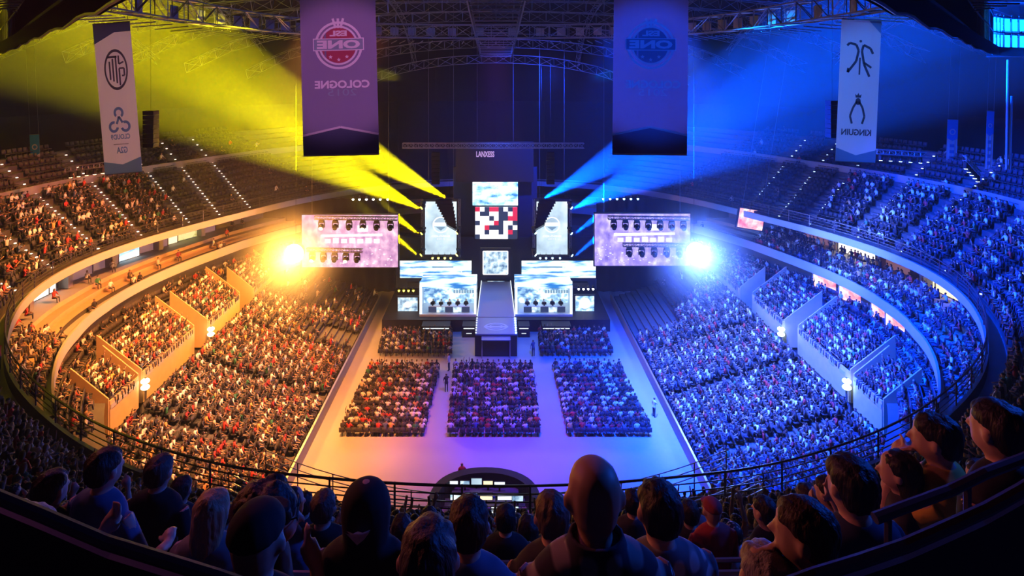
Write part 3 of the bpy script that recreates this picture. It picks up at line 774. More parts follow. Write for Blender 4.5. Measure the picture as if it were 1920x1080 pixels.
# rails of the nearest rows
def near_rail(pts, D0, label, r=.016, panel=False):
    P = [W(px, py, D0 * (1 + .12 * (abs(px - CX) / 960) ** 2)) for px, py in pts]
    P2 = []
    for i in range(len(P) - 1):
        for q in range(4): P2.append(P[i].lerp(P[i + 1], q / 4))
    P2.append(P[-1]); t = empty('row_rail', P2[0]); o0 = P2[0]; tag(t, label, 'rail')
    mm = MB(); mm.tube([p - o0 for p in P2], r, None, 8); mm.build('handrail', M['rail'], t)
    if panel:
        mm = MB(); vs = []
        for p in P2: q = p - o0; vs += [(q.x, q.y, q.z - .04), (q.x, q.y, q.z - .95), (q.x, q.y + .03, q.z - .95), (q.x, q.y + .03, q.z - .04)]
        mm.add(vs, [(4 * i + j, 4 * i + (j + 1) % 4, 4 * i + 4 + (j + 1) % 4, 4 * i + 4 + j) for i in range(len(P2) - 1) for j in range(4)]); mm.build('row_panel', M['black'], t)
    else:
        for p in P2[2::8]: mm = MB(); q = p - o0; mm.bar(q, q - Vector((0, 0, 1.0)), .014, None, 6); mm.build('post', M['rail'], t)
near_rail([(-160, 880), (-60, 908), (0, 933), (83, 967), (200, 1017), (333, 1058), (410, 1082), (520, 1120)], 1.42, 'close dark curved rail with a black panel in front of the tall standing man', panel=True)
near_rail([(1440, 1110), (1527, 1078), (1612, 1052), (1697, 1023), (1780, 987), (1850, 955), (1913, 920), (2010, 862)], 1.42, 'close dark curved rail with a black panel below the man in yellow sleeves', panel=True)
near_rail([(1640, 972), (1690, 953), (1780, 920), (1847, 887), (1920, 860), (2020, 815)], 2.1, 'dark rail crossing the back of the man in yellow sleeves', .02)
for kk, D in enumerate((4.0, 4.9, 5.7, 6.6, 7.4, 8.3, 9.1)):
    t = empty('row_rail', (0, D, 0)); tag(t, 'thin bright rail behind a row of near spectators, %s from the closest' % ['first', 'second', 'third', 'fourth', 'fifth', 'sixth', 'seventh'][kk], 'rail')
    z = tier_z(22.8 - D) + 1.02; mm = MB(); L = D * .55; mm.tube([(x, x * x * .008, z) for x in np.linspace(-L, L, 15)], .018, None, 6); mm.build('handrail', M['railbright'], t)
    for x in np.linspace(-L, L, max(3, int(L * 1.1))): mm = MB(); mm.bar((x, x * x * .008, z), (x, x * x * .008, z - 1.0), .013, None, 6); mm.build('post', M['rail'], t)
# ------------------------------------------------------------------ lettering and flat print helpers (local plane: x right, z up, facing -y)
def text_part(name, s, w, h, cx, cz, m, parent, mirror=False, bold=.02, y=-.02, depth=.006):
    cu = bpy.data.curves.new('t', 'FONT'); cu.body = s; cu.size = 1; cu.offset = bold; cu.resolution_u = 3
    to = bpy.data.objects.new('t', cu); C.objects.link(to); dg = bpy.context.evaluated_depsgraph_get(); dg.update()
    me = bpy.data.meshes.new_from_object(to.evaluated_get(dg)); bpy.data.objects.remove(to)
    P = np.array([v.co[:] for v in me.vertices]); lo, hi = P.min(0), P.max(0)
    for v in me.vertices:
        u = (v.co.x - lo[0]) / (hi[0] - lo[0]) - .5; t = (v.co.y - lo[1]) / (hi[1] - lo[1]) - .5
        v.co = (cx + (-u if mirror else u) * w, y, cz + t * h)
    me.materials.clear(); me.materials.append(m); me.name = name
    o = bpy.data.objects.new(name, me); C.objects.link(o); o.parent = parent; return o
def ring2(mb, cx, cz, r0, r1, m=None, y=-.015, n=40, a0=0, a1=2 * PI, sq=1.0):
    v = []; k = n + 1
    for i in range(k):
        a = a0 + (a1 - a0) * i / n; v += [(cx + r0 * math.cos(a), y, cz + r0 * math.sin(a) * sq), (cx + r1 * math.cos(a), y, cz + r1 * math.sin(a) * sq)]
    mb.add(v, [(2 * i, 2 * i + 1, 2 * i + 3, 2 * i + 2) for i in range(n)], m)
def poly2(mb, pts, m=None, y=-.015): mb.add([(x, y, z) for x, z in pts], [tuple(range(len(pts)))], m)
def rect2(mb, x0, z0, x1, z1, m=None, y=-.015): poly2(mb, [(x0, z0), (x1, z0), (x1, z1), (x0, z1)], m, y)
def stroke2(mb, pts, w, m=None, y=-.015):
    for a, b in zip(pts, pts[1:]):
        dx, dz = b[0] - a[0], b[1] - a[1]; L = math.hypot(dx, dz); nx, nz = -dz / L * w / 2, dx / L * w / 2
        poly2(mb, [(a[0] + nx, a[1] + nz), (a[0] - nx, a[1] - nz), (b[0] - nx, b[1] - nz), (b[0] + nx, b[1] + nz)], m, y)
def fabric(name, col, tr=.5):
    m, n, l = newmat(name); b = n['Principled BSDF']; b.inputs['Base Color'].default_value = (*col, 1); b.inputs['Roughness'].default_value = .9
    t = n.new('ShaderNodeBsdfTranslucent'); t.inputs['Color'].default_value = (*col, 1); x = n.new('ShaderNodeMixShader'); x.inputs['Fac'].default_value = tr
    l.new(b.outputs[0], x.inputs[1]); l.new(t.outputs[0], x.inputs[2]); l.new(x.outputs[0], n['Material Output'].inputs['Surface']); return m
M['ban_navy'] = fabric('banner_navy_cloth', (.20, .16, .34)); M['ban_dark'] = fabric('banner_dark_cloth', (.07, .09, .20)); M['ban_white'] = fabric('banner_white_cloth', (.80, .76, .84))
M['ban_print'] = fabric('banner_print', (.75, .72, .85)); M['ban_red'] = fabric('banner_red_print', (.40, .05, .12)); M['ban_steel'] = fabric('banner_steel_blue', (.22, .30, .45))
M['ban_grey'] = fabric('banner_grey_print', (.10, .09, .13)); M['ban_teal'] = fabric('banner_teal', (.25, .45, .55)); M['ban_cloud'] = fabric('banner_cloud_blue', (.20, .35, .60)); M['ban_cyan'] = fabric('banner_cyan', (.05, .35, .75))

def esl_emblem(t, cx, cz, R, ms):
    e = MB(); ring2(e, cx, cz, R * .90, R, ms['ring'], -.016); ring2(e, cx, cz, R * .74, R * .82, ms['ring'], -.016)
    ring2(e, cx, cz, 0.01, R * .73, ms['disc'], -.010)
    rect2(e, cx - R * 1.06, cz - R * .22, cx + R * 1.06, cz + R * .30, ms['ring'], -.020); rect2(e, cx - R * 1.02, cz - R * .18, cx + R * 1.02, cz + R * .26, ms['band'], -.024)
    for k in (-1, 0, 1): stroke2(e, [(cx + k * R * .10, cz + R * .72), (cx + k * R * .22, cz + R * 1.12)], R * .10, ms['ring'], -.028)
    for k, dz in ((-1, -.48), (0, -.60), (1, -.48)):
        st = []
        for q in range(10):
            a = PI / 2 + q * PI / 5; rr_ = R * (.09 if q % 2 == 0 else .04); st.append((cx + k * R * .34 + rr_ * math.cos(a), cz + R * dz + rr_ * math.sin(a)))
        poly2(e, st, ms['text'], -.028)
    e.build('emblem', None, t)
    text_part('lettering', 'ONE', R * 1.8, R * .36, cx, cz + R * .04, ms['text'], t, True, .05, -.032)
    text_part('lettering', 'ESL', R * .72, R * .24, cx - R * .0, cz + R * .50, ms['text'], t, True, .05, -.032)

def hanging_banner(name, px0, px1, pyb, z_top, d, label, roll=0, group=None, mats=None):
    w = (px1 - px0) / F * d; p = W((px0 + px1) / 2, pyb, d); h = z_top - p.z
    t = empty(name, p); t.rotation_euler = (0, roll, 0); tag(t, label, 'banner', group)
    mm = MB()
    vs = []; nx = 12
    for j in range(2):
        for i in range(nx + 1): vs.append((-w / 2 + w * i / nx, .012 * math.sin(i * 1.3), h * j))
    mm.add(vs, [(i, i + 1, nx + 2 + i, nx + 1 + i) for i in range(nx)]); mm.build('cloth', mats or M['ban_navy'], t)
    mm = MB(); mm.bar((-w / 2, 0, 0), (w / 2, 0, 0), .03, None, 8); mm.bar((-w / 2, 0, h), (w / 2, 0, h), .04, None, 8); mm.build('hem_pole', M['darksteel'], t)
    mm = MB()
    for s_ in (-1, 1): mm.bar((s_ * w * .45, 0, h), (s_ * w * .45, 0, h + max(.5, roof_z(p.x, p.y) - z_top - .3)), .015, None, 4)
    mm.build('hanging_cable', M['darksteel'], t)
    return t, w, h
K = 30 / F
for (a, b_, yb, lab, red) in ((569, 711, 291, 'large purple-grey banner with a mirrored red-centred ring emblem and COLOGNE 2015', True), (1148, 1288, 290, 'large dark blue banner with a mirrored ring emblem and COLOGNE 2015', False)):
    t, w, h = hanging_banner('hanging_banner', a, b_, yb, 34.6, 30, lab, -.025 if red else .01)
    ms = dict(ring=M['ban_print'] if red else M['ban_steel'], disc=M['ban_red'] if red else M['ban_dark'], band=M['ban_steel'] if red else M['ban_dark'], text=M['ban_print'] if red else M['ban_steel'])
    zc = lambda py: (yb - py) * K
    esl_emblem(t, 0, zc(85), 45 * K, ms)
    tx = M['ban_print'] if red else M['ban_steel']
    text_part('lettering', 'COLOGNE', 103 * K, 15 * K, 5 * K, zc(158), tx, t, True, .04)
    text_part('lettering', '2015', 54 * K, 13 * K, 5 * K, zc(173), M['ban_steel'], t, True, .0)
    e = MB(); poly2(e, [(-w / 2, 0.05), (w / 2, .05), (w / 2, zc(253)), (0, zc(238)), (-w / 2, zc(253))], M['ban_dark'], -.016); stroke2(e, [(-w / 2, zc(253)), (0, zc(238)), (w / 2, zc(253))], 4 * K, tx, -.022)
    e.build('chevron', None, t)
# outer pale banners
K = 40 / F
t, w, h = hanging_banner('hanging_banner', 197, 267, 325, 33.0, 40, 'tall pale pink banner with a dark round badge and a blue cloud emblem', -.083, mats=M['ban_white'])
zc = lambda py: (325 - py) * K
e = MB(); poly2(e, [(-w / 2, 0.03), (w / 2, .03), (w / 2, zc(296)), (0, zc(308)), (-w / 2, zc(301))], M['ban_teal']); e.build('bottom_print', None, t); e = MB(); poly2(e, [(-w / 2, h), (w / 2, h), (w / 2, zc(60)), (4 * K, zc(60)), (-w / 2, zc(80))], M['ban_dark']); e.build('top_print', None, t)
e = MB(); ring2(e, 2 * K, zc(130), 19 * K, 22 * K, M['ban_grey'], sq=1.75)
for x in (-13, -7, -1): rect2(e, (x + 2) * K, zc(156) + abs(x) * .02, (x + 5) * K, zc(104) - abs(x + 1) * .03, M['ban_grey'])
rect2(e, -13 * K, zc(108), 5 * K, zc(104), M['ban_grey']); stroke2(e, [(8 * K, zc(160)), (8 * K, zc(128)), (17 * K, zc(128)), (17 * K, zc(142)), (12 * K, zc(142))], 3 * K, M['ban_grey']); stroke2(e, [(8 * K, zc(104)), (8 * K, zc(120)), (17 * K, zc(116))], 3 * K, M['ban_grey'])
e.build('round_badge', None, t)
e = MB()
for cx, cz, a0 in ((0, 211, -.3 * PI), (-11, 237, .4 * PI), (11, 237, 1.1 * PI)): ring2(e, cx * K, zc(cz), 5 * K, 9.5 * K, M['ban_cloud'], -.016, 24, a0, a0 + 1.55 * PI, 1.15)
stroke2(e, [(0, zc(218)), (-5 * K, zc(232))], 4 * K, M['ban_cloud'], -.016); stroke2(e, [(0, zc(218)), (6 * K, zc(230))], 4 * K, M['ban_cloud'], -.016); e.build('cloud_emblem', None, t)
text_part('lettering', 'CLOUD9', 36 * K, 10 * K, 0, zc(256), M['ban_cloud'], t, True, .03)
e = MB(); rect2(e, -14 * K, zc(270.5), 14 * K, zc(269.5), M['ban_grey']); e.build('rule_line', None, t)
text_part('lettering', 'G2A', 21 * K, 12 * K, 1 * K, zc(281), M['ban_cloud'], t, True, .03)
t, w, h = hanging_banner('hanging_banner', 1566, 1641, 304, 33.2, 40, 'tall blue-lit banner with a curved double-hook emblem above a crowned bird emblem', .045, mats=M['ban_white'])
zc = lambda py: (304 - py) * K
e = MB(); poly2(e, [(-w / 2, 0.03), (w / 2, .03), (w / 2, zc(280)), (0, zc(291)), (-w / 2, zc(278))], M['ban_cloud']); e.build('bottom_print', None, t); e = MB(); poly2(e, [(-w / 2, h), (w / 2, h), (w / 2, zc(62)), (14 * K, zc(38)), (-w / 2, zc(38))], M['ban_cloud']); e.build('top_print', None, t)
e = MB(); stroke2(e, [(-25 * K, zc(86)), (-20 * K, zc(81)), (-8 * K, zc(84)), (-3 * K, zc(95)), (-7 * K, zc(115)), (-22 * K, zc(136)), (-21 * K, zc(128))], 4.5 * K, M['ban_grey'])
stroke2(e, [(24 * K, zc(100)), (19 * K, zc(90)), (6 * K, zc(84)), (3 * K, zc(95)), (8 * K, zc(120)), (19 * K, zc(143))], 4.5 * K, M['ban_grey']); stroke2(e, [(8 * K, zc(117)), (22 * K, zc(126))], 4 * K, M['ban_grey'])
stroke2(e, [(0, zc(140)), (0, zc(108))], 3 * K, M['ban_grey']); ring2(e, 0, zc(77), .01, 2.5 * K, M['ban_grey']); e.build('hook_emblem', None, t)
e = MB(); stroke2(e, [(-2 * K, zc(190)), (-9 * K, zc(202)), (-14 * K, zc(218)), (-10 * K, zc(232))], 4 * K, M['ban_grey']); stroke2(e, [(2 * K, zc(190)), (9 * K, zc(202)), (13 * K, zc(218)), (9 * K, zc(232))], 4 * K, M['ban_grey'])
ring2(e, 0, zc(190), .01, 5 * K, M['ban_grey'], sq=1.3); poly2(e, [(-5 * K, zc(183)), (5 * K, zc(183)), (6 * K, zc(176)), (2.5 * K, zc(179)), (0, zc(174)), (-2.5 * K, zc(179)), (-6 * K, zc(176))], M['ban_grey']); e.build('bird_emblem', None, t)
text_part('lettering', 'KINGUIN', 56 * K, 12 * K, -1 * K, zc(248), M['ban_grey'], t, True, .03)
# narrow far banners
for (a, b_, yb, yt, d, lab, ws) in ((60, 78, 346, 252, 62, 'narrow blue and white banner hanging over the empty rows on the orange side', 1), (1773, 1793, 317, 224, 62, 'narrow light blue banner over the upper rows beside the lighting truss', 1), (1846, 1860, 318, 208, 58, 'narrowest pale blue banner beside the tall poles', 1)):
    K = d / F; t, w, h = hanging_banner('hanging_banner', a, b_, yb, W(a, yt, d).z, d, lab, -.05 if a < 900 else .04, mats=M['ban_white'])
    e = MB(); poly2(e, [(-w / 2, h), (w / 2, h), (w / 2, h * .62), (0, h * .57), (-w / 2, h * .62)], M['ban_cyan']); ring2(e, 0, h * .75, w * .18, w * .3, M['ban_white'], -.03)
    e.build('top_print', None, t); e = MB()
    for q in range(4): rect2(e, -w * .22, h * (.08 + .12 * q), w * .22, h * (.14 + .12 * q), M['ban_cloud'])
    e.build('stripe_print', None, t)

# ------------------------------------------------------------------ roof steel
def rz_(x, y, dz=0): return (x, y, roof_z(x, y) - dz)
for k, y in enumerate((58, 64, 70, 76, 82, 88, 93, 97)):
    lim = 60 * math.sqrt(max(0, 1 - ((y - 42) / 60) ** 2)) * .93; mm = MB()
    mm.truss([rz_(x, y, 1.4) for x in np.linspace(-lim, lim, 15)], 1.3, M['steel'], .05, 2.2, True); o = mm.build('roof_truss')
    tag(o, 'arched steel roof truss crossing the hall, %s' % ['nearest to the long banners', 'second in from the banners', 'third towards the far wall', 'over the stage screens', 'just behind the stage screens', 'third from the far wall', 'next to the last before the far wall', 'last before the far wall'][k], 'truss')
for k, x in enumerate((-44, -33, -23, -13, 13, 23, 33, 44)):
    ys = [y for y in np.linspace(34, 98, 18) if (x / 62) ** 2 + ((y - 42) / 60) ** 2 < .93]; mm = MB()
    mm.truss([rz_(x, y, .8) for y in ys], .7, M['steel'], .04, 2.6, True); o = mm.build('roof_purlin')
    tag(o, 'long steel roof beam running lengthwise, %s of the %s half' % (['outermost', 'third out', 'second out', 'innermost'][k if k < 4 else 7 - k], 'yellow-lit' if k < 4 else 'blue-lit'), 'beam')
ct = empty('roof_catwalk', (0, 62, 35)); tag(ct, 'ladder-like steel catwalk under the middle of the roof between the big banners', 'catwalk')
mm = MB()
for s_ in (-1, 1):
    for dz in (0, 1.1): mm.bar((s_ * 2.4, -12, .6 + dz), (s_ * 2.4, 32, -3.4 + dz), .09)
mm.build('side_rail', M['darksteel'], ct)
mm = MB()
for q in range(22):
    y = -12 + q * 2; z = .6 - 4 * (q / 22); mm.box((0, y, z), (4.8, .10, .10)); 
    for s_ in (-1, 1): mm.box((s_ * 2.4, y, z + .5), (.3, .25, .2))
mm.build('rung', M['steel'], ct)
# oval inner truss with louvres
rp = []
for q in range(73):
    a = 2 * PI * q / 72; c, s_ = math.cos(a), math.sin(a); rp.append((23 * abs(c) ** .75 * (1 if c > 0 else -1), 43 + 27 * abs(s_) ** .75 * (1 if s_ > 0 else -1), 34.2))
ot = empty('oval_roof_truss', (0, 0, 0)); tag(ot, 'great oval roof truss with slats and square panels, yellow-lit to blue-lit', 'truss')
mm = MB(); mm.truss([Vector(p) for p in rp], 1.5, M['steel'], .07, 2.2); mm.build('ring_frame', None, ot)
mm = MB()
for q in range(72):
    p = Vector(rp[q]); d = Vector((p.x, p.y - 43, 0)).normalized()
    for h in (0, .5):
        pp = p.lerp(Vector(rp[q + 1]), h); mm.bar(pp - d * .2 + Vector((0, 0, -1.1)), pp + d * 2.6 + Vector((0, 0, -1.3)), .05)
mm.build('slat', M['steel'], ot)
mm = MB()
for q in range(0, 72):
    mm = MB(); p = Vector(rp[q]).lerp(Vector(rp[q + 1]), .5); d = Vector((p.x, p.y - 43, 0)).normalized(); a = math.atan2(d.y, d.x) + PI / 2; mm.box(p + d * .9 + Vector((0, 0, .0)), (.95, .06, .9), None, a); mm.build('square_panel', M['fascia'], ot)

# curtain ring close overhead
vp = [(0, 3.6), (5.6, 9.3), (11.1, 15.7), (18.1, 23.8), (25.7, 32.7), (40.5, 49.8), (45, 56)]
for side, lab in ((-1, 'black scalloped roof valance with yellow-lit panes above it'), (1, 'black scalloped roof valance with blue-lit panes above it')):
    t = empty('roof_valance', (0, 0, 0)); tag(t, lab, 'valance')
    P = catmull(vp, 6); mm = MB(); vs = []
    for i, p in enumerate(P):
        sc = .12 * abs(math.sin(i * .8)); vs += [(side * p[0], p[1], 31.0 + sc - .0), (side * p[0], p[1], 31.75)]
    mm.add(vs, [(2 * i, 2 * i + 1, 2 * i + 3, 2 * i + 2) for i in range(len(P) - 1)])
    vs = [(x * 1.02, y + .3, z) for x, y, z in vs]; mm.add(vs, [(2 * i, 2 * i + 1, 2 * i + 3, 2 * i + 2) for i in range(len(P) - 1)]); mm.build('curtain', M['curtain'], t)
    mm = MB(); mm.tube([(side * p[0], p[1] - .05, 31.0 + .12 * abs(math.sin(i * .8))) for i, p in enumerate(P)], .035, None, 5); mm.build('hem_cord', M['railbright'], t)
    mm = MB(); mf = MB()
    for i in range(6, len(P) - 1):
        a, b2 = P[i], P[i + 1]
        for lev, z0, z1 in ((0, 31.8, 32.8), (1, 33.2, 34.2)):
            for q in range(3):
                u0, u1 = q / 3 + .03, (q + 1) / 3 - .03; A = a + (b2 - a) * u0; B = a + (b2 - a) * u1
                mm.add([(side * A[0], A[1], z0), (side * B[0], B[1], z0), (side * B[0], B[1], z1), (side * A[0], A[1], z1)], [(0, 1, 2, 3)])
                mf.bar((side * A[0], A[1] - .05, z0 - .1), (side * A[0], A[1] - .05, z1 + .3), .04)
        for z in (31.75, 33.0, 34.3): mf.bar((side * a[0], a[1] - .05, z), (side * b2[0], b2[1] - .05, z), .07)
    mm.build('glazing', M['ban_white'], t); mf.build('frame', M['black'], t)
# straight truss over the stage
mm = MB(); a, b_ = W(755, 273, 70), W(1095, 273, 70); mm.truss([a, b_], .55, M['steel'], .05, .6); o = mm.build('stage_truss'); tag(o, 'long straight purple-lit truss high over the stage between the two big banners', 'truss')
for (x0, y0, x1, y1, d, lab) in ((125, 318, 200, 308, 55, 'short truss with small downlights above the empty orange-side rows'), (1642, 284, 1735, 290, 55, 'short truss with a row of blue downlights above the upper rows'), (1808, 296, 1836, 326, 50, 'short tilted truss carrying a blue spotlight beside the narrowest banner')):
    mm = MB(); mm.truss([W(x0, y0, d), W(x1, y1, d)], .4, M['steel'], .045, .5)
    t = mm.build('lighting_truss'); tag(t, lab, 'truss')
    for q in range(5):
        p = W(x0, y0, d).lerp(W(x1, y1, d), (q + .5) / 5); mb_ = MB(); mb_.bar(p + Vector((0, 0, -.2)), p + Vector((0, 0, -.75)), .16, M['black'], 8); mb_.disc(p + Vector((0, -.0, -.78)), (0, 0, 1), .13, M['lamp_warm'] if x0 < 900 else M['lamp_b']); 
        o = mb_.build('downlight'); tag(o, 'small %s downlight hanging from the %s' % ('orange' if x0 < 900 else 'blue', lab.split(' ')[0] + (' tilted' if x0 > 1800 else '') + ' truss ' + ('over the orange-side rows' if x0 < 900 else 'over the blue-side rows')), 'lamp', 'downlights on the %s' % lab)
# speaker columns
def line_array(px, pyt, pyb, d, lab, w=1.2, curve=.0, n=8, out=0):
    t = empty('line_array_speaker', W(px, pyb, d)); tag(t, lab, 'loudspeaker'); H = (pyb - pyt) / F * d
    for q in range(n):
        mm = MB(); z = H * (q + .5) / n; a = curve * (1 - (q + .5) / n) ** 1.5
        u = 1 - (q + .5) / n; R = Matrix.Rotation(-a, 3, 'X') @ Matrix.Rotation(out * .55 * u ** 1.5, 3, 'Y'); mm.box((-out * .9 * (1 - u) ** 1.3 + out * .2, math.sin(a) * H * .35 * (1 - q / n), z), (w * (1 - .38 * u if curve else 1), .8, H / n * .9), None, 0, R); mm.build('speaker_cabinet', M['blackgloss'], t)
    mm = MB(); mm.bar((0, 0, H), (0, 0, roof_z(t.location.x, t.location.y) - t.location.z - 1), .015); mm.build('hanging_cable', M['black'], t)
    return t
line_array(283, 207, 276, 46, 'slim black speaker column hanging beside the pale pink banner', .8)
line_array(1560, 188, 258, 46, 'slim black speaker column hanging beside the tall blue-lit banner', .6)
line_array(817, 285, 345, 71, 'dark speaker column hanging at the yellow-lit end of the stage truss', .9)
line_array(1032, 285, 345, 71, 'dark speaker column hanging at the blue-lit end of the stage truss', .9)
line_array(843, 375, 430, 69, 'dark curved speaker cluster in front of the tower screen on the yellow side', 1.9, .6, 9, 1)
line_array(1015, 375, 430, 69, 'dark curved speaker cluster in front of the tower screen on the blue side', 1.9, .6, 9, -1)
# tall poles at the far right
for px in (1887, 1894):
    mm = MB(); p = W(px, 318, 52); q = W(px + 3, 112 if px < 1890 else 180, 52); mm.bar(p, q, .10, None, 8); o = mm.build('tall_pole', M['fascia2']); tag(o, ('taller' if px < 1890 else 'shorter') + ' of two thin blue-lit poles rising above the upper rows', 'pole')
# ------------------------------------------------------------------ stage
def rectp(px0, py0, px1, py1, d):
    a = W(px0, py1, d); b = W(px1, py0, d); return a.x, a.z, b.x, b.z      # x0, z0, x1, z1
DZ = 1.35   # deck height
st = empty('stage', (0, 73, 0)); tag(st, 'dark low stage platform in front of the player booths', 'stage')
mm = MB(); mm.box((0, 3.5, DZ / 2), (26, 14, DZ)); mm.build('deck', M['stageblack'], st)
mm = MB()
for (a, b) in ((793, 845), (868, 893), (971, 992), (1015, 1068)):
    mm = MB(); x0, x1 = (a - CX) / F * 69.4, (b - CX) / F * 69.4; mm.box(((x0 + x1) / 2, -4.2, .62), (x1 - x0, 1.6, 1.24)); mm.build('step_block', M['stageblack'], st)
mm = MB()
for (a, b) in ((795, 843), (1017, 1066), (870, 890), (973, 990)):
    x0, x1 = (a - CX) / F * 69, (b - CX) / F * 69; mm.box(((x0 + x1) / 2, -5.02, 1.0), (x1 - x0, .04, .10)); mm.box(((x0 + x1) / 2, -5.02, .45), ((x1 - x0) * .5, .04, .05))
mm.build('light_strip', M['white_e'], st)
# central ramp and runway with the logo table
t = empty('stage_runway', (0, 66, 0)); tag(t, 'central blue-lit runway stepping down towards the audience with an oval logo', 'runway')
mm = MB(); mm.add([(-2.15, -2.4, 2.3), (2.2, -2.4, 2.3), (2.3, 1.8, 2.3), (-2.2, 1.8, 2.3), (-2.15, -2.4, 0), (2.2, -2.4, 0), (2.3, 1.8, 0), (-2.2, 1.8, 0)], [(0, 1, 2, 3), (0, 4, 5, 1), (1, 5, 6, 2), (2, 6, 7, 3), (3, 7, 4, 0)]); mm.build('platform', M['stagetop'], t)
mm = MB(); mm.box((0, -2.45, 1.1), (4.4, .08, 2.15)); mm.build('front_panel', M['stageblack'], t)
for s_ in (-1, 1):
    mm = MB(); mm.box((s_ * 1.45, -2.9, 1.0), (.09, .09, 2.0)); mm.build('front_post', M['railbright'], t)
mm = MB(); mm.box((0, -2.9, 2.05), (3.0, .9, .08)); mm.build('front_step', M['stagetop'], t)
for q in range(7):
    for s_ in (-1, 1):
        mm = MB(); mm.stack(ell((s_ * 2.1, -2.2 + .62 * q, 2.36), (.09, .09, .07), 8, 4, -.97, .97), None, 8); mm.build('edge_light', M['lamp_b'] if s_ > 0 else M['white_e'], t)
mm = MB(); n = 40
for r0, r1 in ((.80, 1.0), (.5, .6)):
    vs = []
    for i in range(n + 1):
        a = 2 * PI * i / n; vs += [(1.25 * r0 * math.cos(a), -.6 + .95 * r0 * math.sin(a), 2.312), (1.25 * r1 * math.cos(a), -.6 + .95 * r1 * math.sin(a), 2.312)]
    mm.add(vs, [(2 * i, 2 * i + 1, 2 * i + 3, 2 * i + 2) for i in range(n)])
mm.add([(-1.3, -.85, 2.318), (1.3, -.85, 2.318), (1.3, -.45, 2.318), (-1.3, -.45, 2.318)], [(0, 1, 2, 3)]); mm.build('oval_logo', M['gloss_w'], t)
mm = MB(); mm.add([(-2.1, 2.0, 2.3), (2.1, 2.0, 2.3), (1.85, 9.5, 3.6), (-1.75, 9.5, 3.6), (-2.1, 2.0, 0.1), (2.1, 2.0, 0.1), (1.85, 9.5, .1), (-1.75, 9.5, .1)], [(0, 1, 2, 3), (0, 4, 5, 1), (1, 5, 6, 2), (3, 7, 4, 0)]); mm.build('ramp', M['stagetop'], t)
for s_ in (-1, 1):
    mm = MB(); mm.bar((s_ * 2.1, 2.0, 2.4), (s_ * 1.8, 9.5, 3.7), .06); mm.build('edge_strip', M['white_e'], t)

# screens
M['s_side_l'] = screen_mat('side_screen_warm', [(.30, (.42, .16, .42)), (.5, (.72, .38, .62)), (.64, (.95, .62, .80)), (.75, (1, .9, .95))], 'noise', 1.1, 1.25, 6, (1, 1, .8))
M['s_side_r'] = screen_mat('side_screen_violet', [(.30, (.20, .14, .62)), (.5, (.42, .32, .88)), (.64, (.66, .55, 1)), (.75, (.95, .9, 1))], 'noise', 1.1, 1.25, 6, (1, 1, .8))
M['s_top'] = screen_mat('far_screen_snow', [(.35, (.02, .15, .45)), (.5, (.45, .8, .95)), (.6, (1, 1, 1))], 'noise', .6, 2.2, 5, (1, 1, 2))
M['s_patch'] = screen_mat('far_screen_patches', [(0, (.9, .97, .95)), (.3, (1, .93, .85)), (.55, (.9, .02, .10)), (.63, (.05, .05, .12)), (.74, (1, 1, .95)), (.9, (.35, .1, .25))], 'cells', .95, 1.1)
M['s_tower'] = screen_mat('tower_screen_pale', [(.3, (.30, .42, .55)), (.5, (.55, .72, .82)), (.7, (.90, .97, 1))], 'noise', .35, 1.3, 3)
M['s_strip'] = screen_mat('strip_screen', [(.38, (.02, .15, .45)), (.48, (.45, .75, .95)), (.56, (.95, 1, 1))], 'noise', .8, 1.9, 5, (.35, 1, 2.6))
M['s_small'] = screen_mat('small_screen_grey', [(.35, (.08, .18, .35)), (.5, (.45, .65, .78)), (.6, (.85, .95, .98))], 'noise', 1.6, 1.3, 6)
M['s_booth'] = screen_mat('booth_backdrop', [(.35, (.05, .16, .40)), (.5, (.35, .60, .80)), (.62, (.92, 1, 1))], 'noise', 1.3, 1.6, 6, (1, 1, 1.5))
M['s_pink'] = screen_mat('pink_screen', [(.35, (1, .10, .20)), (.5, (1, .5, .5)), (.62, (1, .9, .8))], 'noise', .9, 1.4, 4)
M['s_yellow'] = screen_mat('suite_window_yellow', [(.35, (.5, .35, .05)), (.5, (1, .9, .35))], 'noise', 1.2, 1.0, 4)
def screen(name, r, d, m, label, cat='screen', depth=.35, frame=.12, tiltx=0, cable=True):
    x0, z0, x1, z1 = r; w, h = x1 - x0, z1 - z0
    t = empty(name, ((x0 + x1) / 2, d, z0)); tag(t, label, cat); t.rotation_euler = (tiltx, 0, 0)
    mm = MB(); mm.box((0, depth / 2 + .03, h / 2), (w + 2 * frame, depth, h + 2 * frame)); mm.build('housing', M['stageblack'], t)
    mm = MB(); mm.box((0, 0, h / 2), (w, .04, h)); mm.build('display', m, t)
    if cable:
        mm = MB()
        for s_ in (-1, 1): mm.bar((s_ * w * .4, .2, h + frame), (s_ * w * .4, .2, max(h + 1, roof_z((x0 + x1) / 2, d) - z0 - 1)), .03)
        mm.build('hanging_cable', M['darksteel'], t)
    return t, w, h
M['g_white'] = mat('graphic_white', (.1, .1, .1), .5, emit=(1, 1, 1), es=1.25); M['g_blue'] = mat('graphic_blue', (.1, .1, .1), .5, emit=(.25, .45, .65), es=.8); M['g_red'] = mat('graphic_red', (.1, .1, .1), .5, emit=(.9, .02, .08), es=1.0); M['g_dark'] = mat('graphic_dark', (.02, .02, .03), .5, emit=(.03, .05, .12), es=1)
sideR = {}
